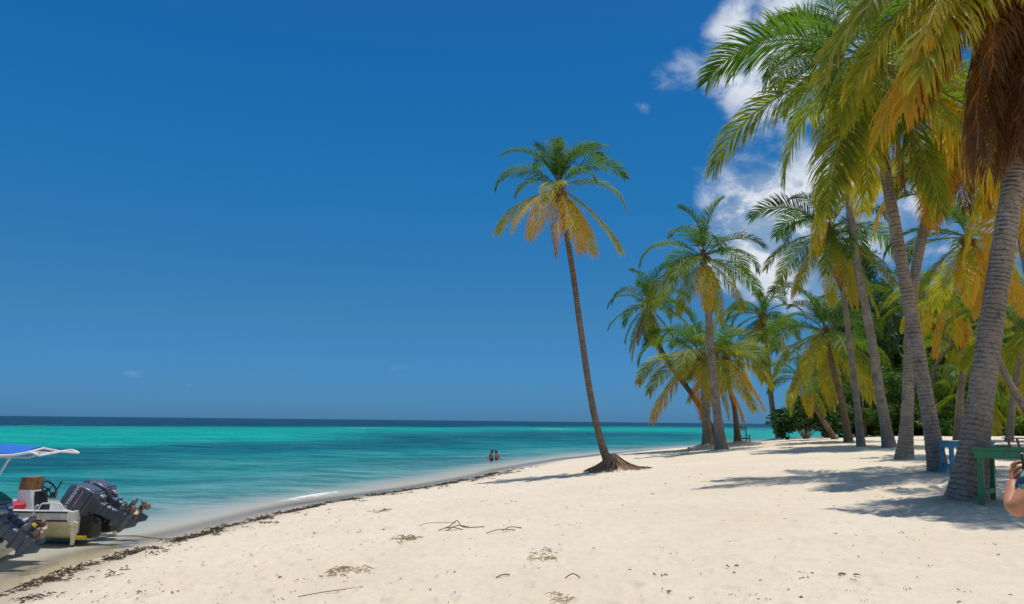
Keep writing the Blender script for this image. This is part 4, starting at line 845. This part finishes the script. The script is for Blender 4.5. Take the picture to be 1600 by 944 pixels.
# ================================================================== FURNITURE ON THE SAND
def table(name, label, mat, loc, rz, L, Wd, H, apron=.11, leg=.075, group=None):
    o = thing(name, label, 'table', loc, rz, group); n = 4
    for k in range(n):
        mb = MB(); mb.box((0, -Wd / 2 + Wd / n * (k + .5), H - .015), (L, Wd / n - .008, .03)); mb.build('plank', mat, o, False, None, .003)
    for s in (-1, 1):
        mb = MB(); mb.box((0, s * (Wd / 2 - .04), H - .032 - apron / 2), (L - .04, .028, apron)); mb.build('apron_board', mat, o, False, None, .003)
        mb = MB(); mb.box((s * (L / 2 - .04), 0, H - .032 - apron / 2), (.028, Wd - .12, apron)); mb.build('apron_board', mat, o, False, None, .003)
        mb = MB(); mb.box((s * (L / 2 - .09), 0, H * .24), (.035, Wd - .16, .07)); mb.build('stretcher', mat, o, False, None, .003)
        for s2 in (-1, 1):
            mb = MB(); mb.bar((s * (L / 2 - .09), s2 * (Wd / 2 - .09), H - .035), (s * (L / 2 - .05), s2 * (Wd / 2 - .06), -.09), leg, leg, up=Vector((0, 1, 0))); mb.build('leg', mat, o, False, None, .004)
    return o
g1 = hit(1535, 797)
tr_ = Matrix.Rotation(R(-44), 3, 'Z') @ Vector((-1.35 / 2 + .06, -.80 / 2 + .06, 0))
table('wooden_table', 'green painted wooden table beside the massive leaning palm', M['paint_green'], drop(g1.x - tr_.x, g1.y - tr_.y), R(-44), 1.35, .80, .79)
g2 = at(1513, 748, 15.3)
table('wooden_table', 'blue painted wooden table behind the massive leaning palm', M['paint_blue'], drop(g2.x, g2.y), R(-6), .9, .55, .64, apron=.08, leg=.07)
g3 = at(1594, 704, 24)
o = thing('slatted_bench', 'dark weathered wooden bench on the sand behind the green table', 'bench', drop(g3.x + .25, g3.y), R(8))
for k in range(3): mb = MB(); mb.box((0, -.2 + .2 * k, .42), (1.3, .17, .035)); mb.build('slat', M['old_wood'], o, False, None, .004)
for s in (-1, 1):
    for s2 in (-1, 1): mb = MB(); mb.bar((s * .52, s2 * .18, .40), (s * .42, s2 * .2, -.06), .06, .05, up=Vector((0, 1, 0))); mb.build('leg', M['old_wood'], o, False, None, .004)
g4 = at(1567, 704, 23); mb = MB(); mb.loft([[(u + .02 * z, v, z) for u, v in rrect(.42 - .05 * z, .36, .06, 3)] for z in (-.08, 0, .1, .2, .24)]); o = mb.build('wooden_box', M['old_wood'], None, True); o.location = drop(g4.x, g4.y); tag(o, 'low brown wooden box on the sand beside the dark bench', 'box')
g5 = at(1162, 690, 47.5); o = thing('beach_chair', 'weathered wooden chair frame standing by the dark thin palm at the water', 'chair', drop(g5.x, g5.y), R(6))
for s in (-1, 1):
    for nm, a, b_ in (('leg', (s*.30, -.25, -.06), (s*.29, -.25, .50)), ('leg', (s*.30, .26, -.06), (s*.30, .30, 1.05))): mb = MB(); mb.bar(a, b_, .06, .06, up=Vector((0, 1, 0))); mb.build(nm, M['grey_wood'], o)
    mb = MB(); mb.bar((s*.30, -.27, .53), (s*.30, .27, .55), .06, .04); mb.build('armrest', M['grey_wood'], o)
for k in range(3): mb = MB(); mb.box((0, -.18 + .18 * k, .34), (.58, .15, .03)); mb.build('seat_slat', M['grey_wood'], o)
for z_, h_ in ((1.0, .11), (.86, .06)): mb = MB(); mb.box((0, .29, z_), (.66, .03, h_)); mb.build('back_slat', M['grey_wood'], o)
mb = MB(); mb.box((0, -.255, .34), (.58, .03, .09)); mb.build('apron_board', M['grey_wood'], o)
g6 = hit(1079, 706); mb = MB(); mb.loft([[(u, v, z) for u, v in rrect(w_, .24, .03, 3)] for z, w_ in ((-.08,.30),(.02,.31),(.2,.28),(.24,.25))]); o = mb.build('stone_block', M['stone'], None, True); o.location = g6; o.rotation_euler = (.05, .06, .3); tag(o, 'small pale block on the sand near the seaside palm cluster', 'block')

# ================================================================== PEOPLE
def skin_body(name, mat, joints, edges, parent=None, sub=2, root=0):
    me = bpy.data.meshes.new(name); me.from_pydata([j[0] for j in joints], edges, []); o = bpy.data.objects.new(name, me); col.objects.link(o)
    if parent: o.parent = parent
    me.materials.append(mat); sk = o.modifiers.new('skin', 'SKIN'); sk.use_smooth_shade = True; sk.branch_smoothing = .4
    lay = me.skin_vertices[0].data if len(me.skin_vertices) else None
    if lay is None:
        bm = bmesh.new(); bm.from_mesh(me); bm.verts.layers.skin.verify(); bm.to_mesh(me); bm.free(); lay = me.skin_vertices[0].data
    for i, j in enumerate(joints):
        r_ = j[1]; lay[i].radius = r_ if isinstance(r_, tuple) else (r_, r_); lay[i].use_root = (i == root)
    sb = o.modifiers.new('subdivision', 'SUBSURF'); sb.levels = sub; sb.render_levels = sub
    return o
def figure(label, loc, rz, H, pose, tops, bottoms, hair, group=None, skinm='skin_brown'):
    """standing or wading person; pose gives elbow and hand points per side (x = left/right, y forward negative)"""
    k = H / 1.7; o = thing('person', label, 'person', loc, rz, group)
    J = [((0,0,.95),.135),((0,.01,1.15),(.12,.10)),((0,.01,1.36),(.155,.105)),((0,.01,1.46),.06),((0,-.005,1.53),.055),((0,-.01,1.61),.088),((0,0,1.68),.075)]
    E = [(0,1),(1,2),(2,3),(3,4),(4,5),(5,6)]
    for s in (-1, 1):
        b = len(J); el_, ha = pose[s]
        J += [((s*.17,.01,1.39),.062),(el_,.042),(ha,.028),(tuple(Vector(ha) + (Vector(ha) - Vector(el_)).normalized() * .10),.024)]; E += [(2,b),(b,b+1),(b+1,b+2),(b+2,b+3)]
        b = len(J); J += [((s*.09,0,.86),.105),((s*.10,-.01,.48),.062),((s*.10,.02,.09),.042),((s*.10,-.13,.03),.035)]; E += [(0,b),(b,b+1),(b+1,b+2),(b+2,b+3)]
    body = skin_body('body', M[skinm], [(tuple(q * k for q in j[0]), tuple(q * k for q in j[1]) if isinstance(j[1], tuple) else j[1] * k) for j in J], E, o, 2)
    sh = skin_body('top', M[tops], [(tuple(q * k for q in p), tuple(q * k for q in r_) if isinstance(r_, tuple) else r_ * k) for p, r_ in (((0,0,.96),(.142,.125)),((0,.01,1.15),(.135,.118)),((0,.01,1.36),(.17,.122)))], [(0,1),(1,2)], o)
    st = skin_body('shorts', M[bottoms], [(tuple(q * k for q in p), r_ * k) for p, r_ in (((0,0,.95),.148),((.09,0,.84),.118),((.10,-.01,.62),.10),((-.09,0,.84),.118),((-.10,-.01,.62),.10))], [(0,1),(1,2),(0,3),(3,4)], o)
    hr = skin_body('hair', M['hair'], [(tuple(q * k for q in p), r_ * k) for p, r_ in (((0,.015,1.70),.088),((0,.045,1.62),.085),((0,.06,1.50 if hair else 1.56),.06),((0,.07,1.36 if hair else 1.53),.04))], [(0,1),(1,2),(2,3)], o)
    fb_ = MB(); fb_.box((0, -.100 * k, 1.60 * k), (.022 * k, .03 * k, .045 * k), taper=.5); fb_.build('nose', M[skinm], o, True, None, .004)
    return o
p1 = at(768, 717, 47.5); p2 = at(776, 717, 48.2)
gz = lambda p_: ground(p_.x, p_.y)
figure('wading bather in dark swimwear with long dark hair, reaching to the companion', (p1.x, p1.y, -1.02), R(-60), 1.74, {-1: ((-.27,-.02,1.15), (-.22,-.20,1.02)), 1: ((.25,-.16,1.18), (.18,-.38,1.22))}, 'cloth_navy', 'cloth_navy', True)
figure('smaller wading bather in rose and white beside the dark-clad companion', (p2.x, p2.y, -.92), R(70), 1.58, {-1: ((-.25,-.10,1.16), (-.14,-.30,1.12)), 1: ((.25,-.10,1.14), (.16,-.30,1.04))}, 'cloth_rose', 'cloth_white', True)
# the photographer's companion at the edge of the frame, raising a phone; faces the sea
E0 = at(1584, 800, 3.0); feet = ground(E0.x + .42, E0.y)
pr = thing('person', 'tanned person in patterned navy shirt raising a phone beside the green table', 'person', (E0.x + .42, E0.y, feet)); C0 = Vector((E0.x + .42, E0.y, feet)); zl = E0.z - feet
el_ = E0 - C0; shl = Vector((-.19, .02, zl + .22)); sc_h = zl + .25
wr = at(1583, 766, 3.10) - C0; pal = at(1585, 750, 3.13) - C0
J = [((0,0,.93),.15),((0,.01,1.10),(.15,.115)),((0,.02,sc_h-.04),(.165,.11)),((0,.01,sc_h+.07),.065),((0,.02,sc_h+.14),.060),((0,.03,sc_h+.23),.092),((0,.02,sc_h+.31),.085)]
E = [(0,1),(1,2),(2,3),(3,4),(4,5),(5,6)]
b = len(J); mid = (el_ + shl) / 2; fo1 = el_.lerp(wr, .38)
J += [(tuple(shl),.066),(tuple(mid),.052),(tuple(el_),.039),(tuple(fo1),.040),(tuple(wr),.028),(tuple(pal),.032)]; E += [(2,b),(b,b+1),(b+1,b+2),(b+2,b+3),(b+3,b+4),(b+4,b+5)]
b = len(J); shr = Vector((.19,.02,zl+.22)); J += [(tuple(shr),.066),((.14,.22,zl+.02),.045),((-.08,.24,zl+.12),.028),((-.16,.22,zl+.15),.03)]; E += [(2,b),(b,b+1),(b+1,b+2),(b+2,b+3)]
for s in (-1, 1):
    b = len(J); J += [((s*.10,0,.84),.11),((s*.11,.02,.48),.066),((s*.11,-.02,.09),.045),((s*.12,.14,.03),.036)]; E += [(0,b),(b,b+1),(b+1,b+2),(b+2,b+3)]
skin_body('body', M['skin'], J, E, pr, 2)
# hand: four fingers closing round the phone's edge and a thumb along it
ph_c = at(1600, 737, 3.07) - C0
for k in range(4):
    z_ = .012 + .021 * k - .02; Lk = (.062, .072, .070, .054)[3 - k]; rt = pal + Vector((.004, -.008 + .004 * k, z_ - .012))
    J2 = [(tuple(rt), .0105), (tuple(rt + Vector((-.012, -.012, .018))), .0100), (tuple(rt + Vector((.004, -.022, .030))), .0092), (tuple(rt + Vector((.022, -.016, .030 + .1 * (Lk - .06)))), .0080)]
    skin_body('finger', M['skin'], J2, [(0,1),(1,2),(2,3)], pr, 2)
J2 = [(tuple(pal + Vector((.006, .012, -.006))), .013), (tuple(pal + Vector((.010, .030, .020))), .0115), (tuple(pal + Vector((.014, .030, .048))), .0095)]
skin_body('thumb', M['skin'], J2, [(0,1),(1,2)], pr, 2)
sh = skin_body('shirt', M['shirt'], [((0,0,.86),.18),((0,.01,1.10),(.175,.135)),((0,.02,sc_h-.04),(.185,.13)),(tuple(shl),.088),(tuple(shl.lerp(el_, .80)),.066),(tuple(shr),.090),((.16,.14,zl+.11),.078)], [(0,1),(1,2),(2,3),(3,4),(2,5),(5,6)], pr, 2)
skin_body('shorts', M['shorts'], [((0,0,.90),.17),((.10,0,.82),.125),((.11,.02,.52),.105),((-.10,0,.82),.125),((-.11,.02,.52),.105)], [(0,1),(1,2),(0,3),(3,4)], pr, 2)
skin_body('hair', M['hair'], [((0,.01,sc_h+.335),.09),((0,-.03,sc_h+.27),.088),((0,-.05,sc_h+.19),.06)], [(0,1),(1,2)], pr, 2)
mb = MB(); mb.box((0, .125, sc_h + .22), (.022, .03, .045), taper=.5); mb.build('nose', M['skin'], pr, False, None, .006)
ph = thing('phone', 'dark phone held upright in the raised hand', 'phone', C0 + ph_c, R(-36))
mb = MB(); mb.loft([[(x_, u, v) for u, v in rrect(.074, .155, .012, 4)] for x_ in (-.0045, .0045)]); mb.build('case', M['black'], ph, True)

# ================================================================== WRACK LINE, DRIFTWOOD AND LITTER
def strands(name, mat, spots, seed, label, cat, L=(.05, .16), per=(5, 14), rad=.006, hgt=.03):
    r = random.Random(seed); mb = MB()
    for (x_, y_, s_) in spots:
        z0 = ground_full(x_, y_)
        for k in range(r.randint(*per)):
            a = r.uniform(0, 6.28); L_ = r.uniform(*L) * s_; cx = x_ + r.gauss(0, .08) * s_; cy = y_ + r.gauss(0, .08) * s_; hz = r.uniform(.0, hgt) * s_; b_ = r.uniform(-1, 1)
            p = [Vector((cx, cy, z0 + .008 + hz * .3)), Vector((cx + math.cos(a) * L_ * .5, cy + math.sin(a) * L_ * .5, z0 + hz + .012)), Vector((cx + math.cos(a + b_) * L_, cy + math.sin(a + b_) * L_, z0 + .004))]
            mb.tube(p, [rad * s_, rad * 1.3 * s_, rad * .4 * s_], 3, 0, False)
    o = mb.build(name, mat); tag(o, label, cat, kind='stuff'); return o
r = random.Random(90); spots = []
for band_, (off, dens_) in enumerate(((.35, .95), (.75, .28), (1.4, .16))):
    for i in range(len(SH) - 1):
        a, b_ = SH[i], SH[i + 1]
        if a[1] < 4 or a[1] > 38: continue
        seg = np.hypot(*(b_ - a)); nx, ny = (b_ - a)[1] / seg, -(b_ - a)[0] / seg
        for k in range(int(seg * 16 * dens_)):
            f = r.random(); x_, y_ = a + (b_ - a) * f; w_ = float(perlin(np.array([x_ * .5 + band_ * 7]), np.array([y_ * .5]))[0]); w2 = float(perlin(np.array([x_ * 1.1 + 4]), np.array([y_ * 1.1 + band_ * 3]))[0])
            if w2 < (-.22, .02, -.08)[band_]: continue
            q_ = off + .55 * w_ + r.gauss(0, (.035, .10, .25)[band_]); spots.append((x_ + nx * q_, y_ + ny * q_, r.uniform(.6, 1.5)))
strands('seaweed_wrack', M['weed'], spots, 1, 'dark brown seaweed wrack strewn along the water\'s edge', 'seaweed', (.04, .15), (4, 10), .0055, .03)
spots = []
for i in range(1900):
    d_ = 5.5 * (40 / 5.5) ** r.random(); x_ = r.uniform(-.75, .72) * d_; s_ = float(sdf(np.array([x_]), np.array([d_]))[0])
    if s_ < .8: continue
    if r.random() < (1 if s_ < 5.5 else .3): spots.append((x_, d_, r.uniform(.15, .40) if r.random() < .93 else .65))
strands('beach_litter', M['litter'], spots, 2, 'small scraps of dry leaf and twig scattered over the sand', 'litter', (.04, .12), (1, 3), .011, .008)
def twig(label, px, py, segs, rad, mat='twig', name='driftwood_twig'):
    c = hit(px, py); mb = MB()
    for pts_ in segs: mb.tube(spline3([Vector((c.x + dx, c.y + dy, ground_full(c.x + dx, c.y + dy) + dz + .006)) for dx, dy, dz in pts_], 4), rad, 5)
    o = mb.build(name, M[mat], None, True); tag(o, label, 'driftwood'); return o
twig('tangled driftwood twig arching up from the open sand', 714, 829, [[(-.30,0,.01),(-.12,.04,.05),(0,.0,.13),(.10,.02,.03),(.45,.05,.01)],[(-.18,-.05,0),(0,.03,.05),(.2,-.02,.02)],[(-.22,.05,.02),(-.05,-.05,.03),(.1,-.12,0)]], .008)
twig('low forked twig lying beside the arching driftwood', 785, 832, [[(-.25,0,.0),(-.05,.02,.04),(.2,.0,.01)],[(0,.02,.02),(.12,.12,.03),(.3,.15,0)]], .007)
twig('long thin stick lying flat on the pitted sand', 520, 928, [[(-.35,-.10,.01),(-.1,0,.03),(.3,.12,.01)]], .005)
twig('short bent twig stuck in the smooth sand', 895, 906, [[(-.08,0,.0),(0,0,.05),(.08,.03,.0)]], .006)
twig('short straight stick on the smooth sand', 785, 902, [[(-.07,-.04,.0),(0,0,.02),(.08,.05,.01)]], .008)
twig('thin crooked stick lying towards the lone palm', 650, 824, [[(-.6,.05,.01),(-.2,0,.02),(.2,.04,.02),(.7,.02,.0)]], .005)
for i, (px, py, sz) in enumerate(((538, 893, 1.3), (628, 845, 1.6), (840, 868, 1.0), (592, 800, 1.5), (880, 935, .7))):
    h_ = hit(px, py); rr_ = random.Random(700 + i)
    o = strands('straw_tuft', M['straw'], [(h_.x + rr_.gauss(0, .10) * sz, h_.y + rr_.gauss(0, .14) * sz, .8 * sz) for _ in range(7)], 800 + i, 'dry straw-coloured seagrass tufts caught in the sand', 'seagrass', (.06, .16), (3, 7), .005, .03)
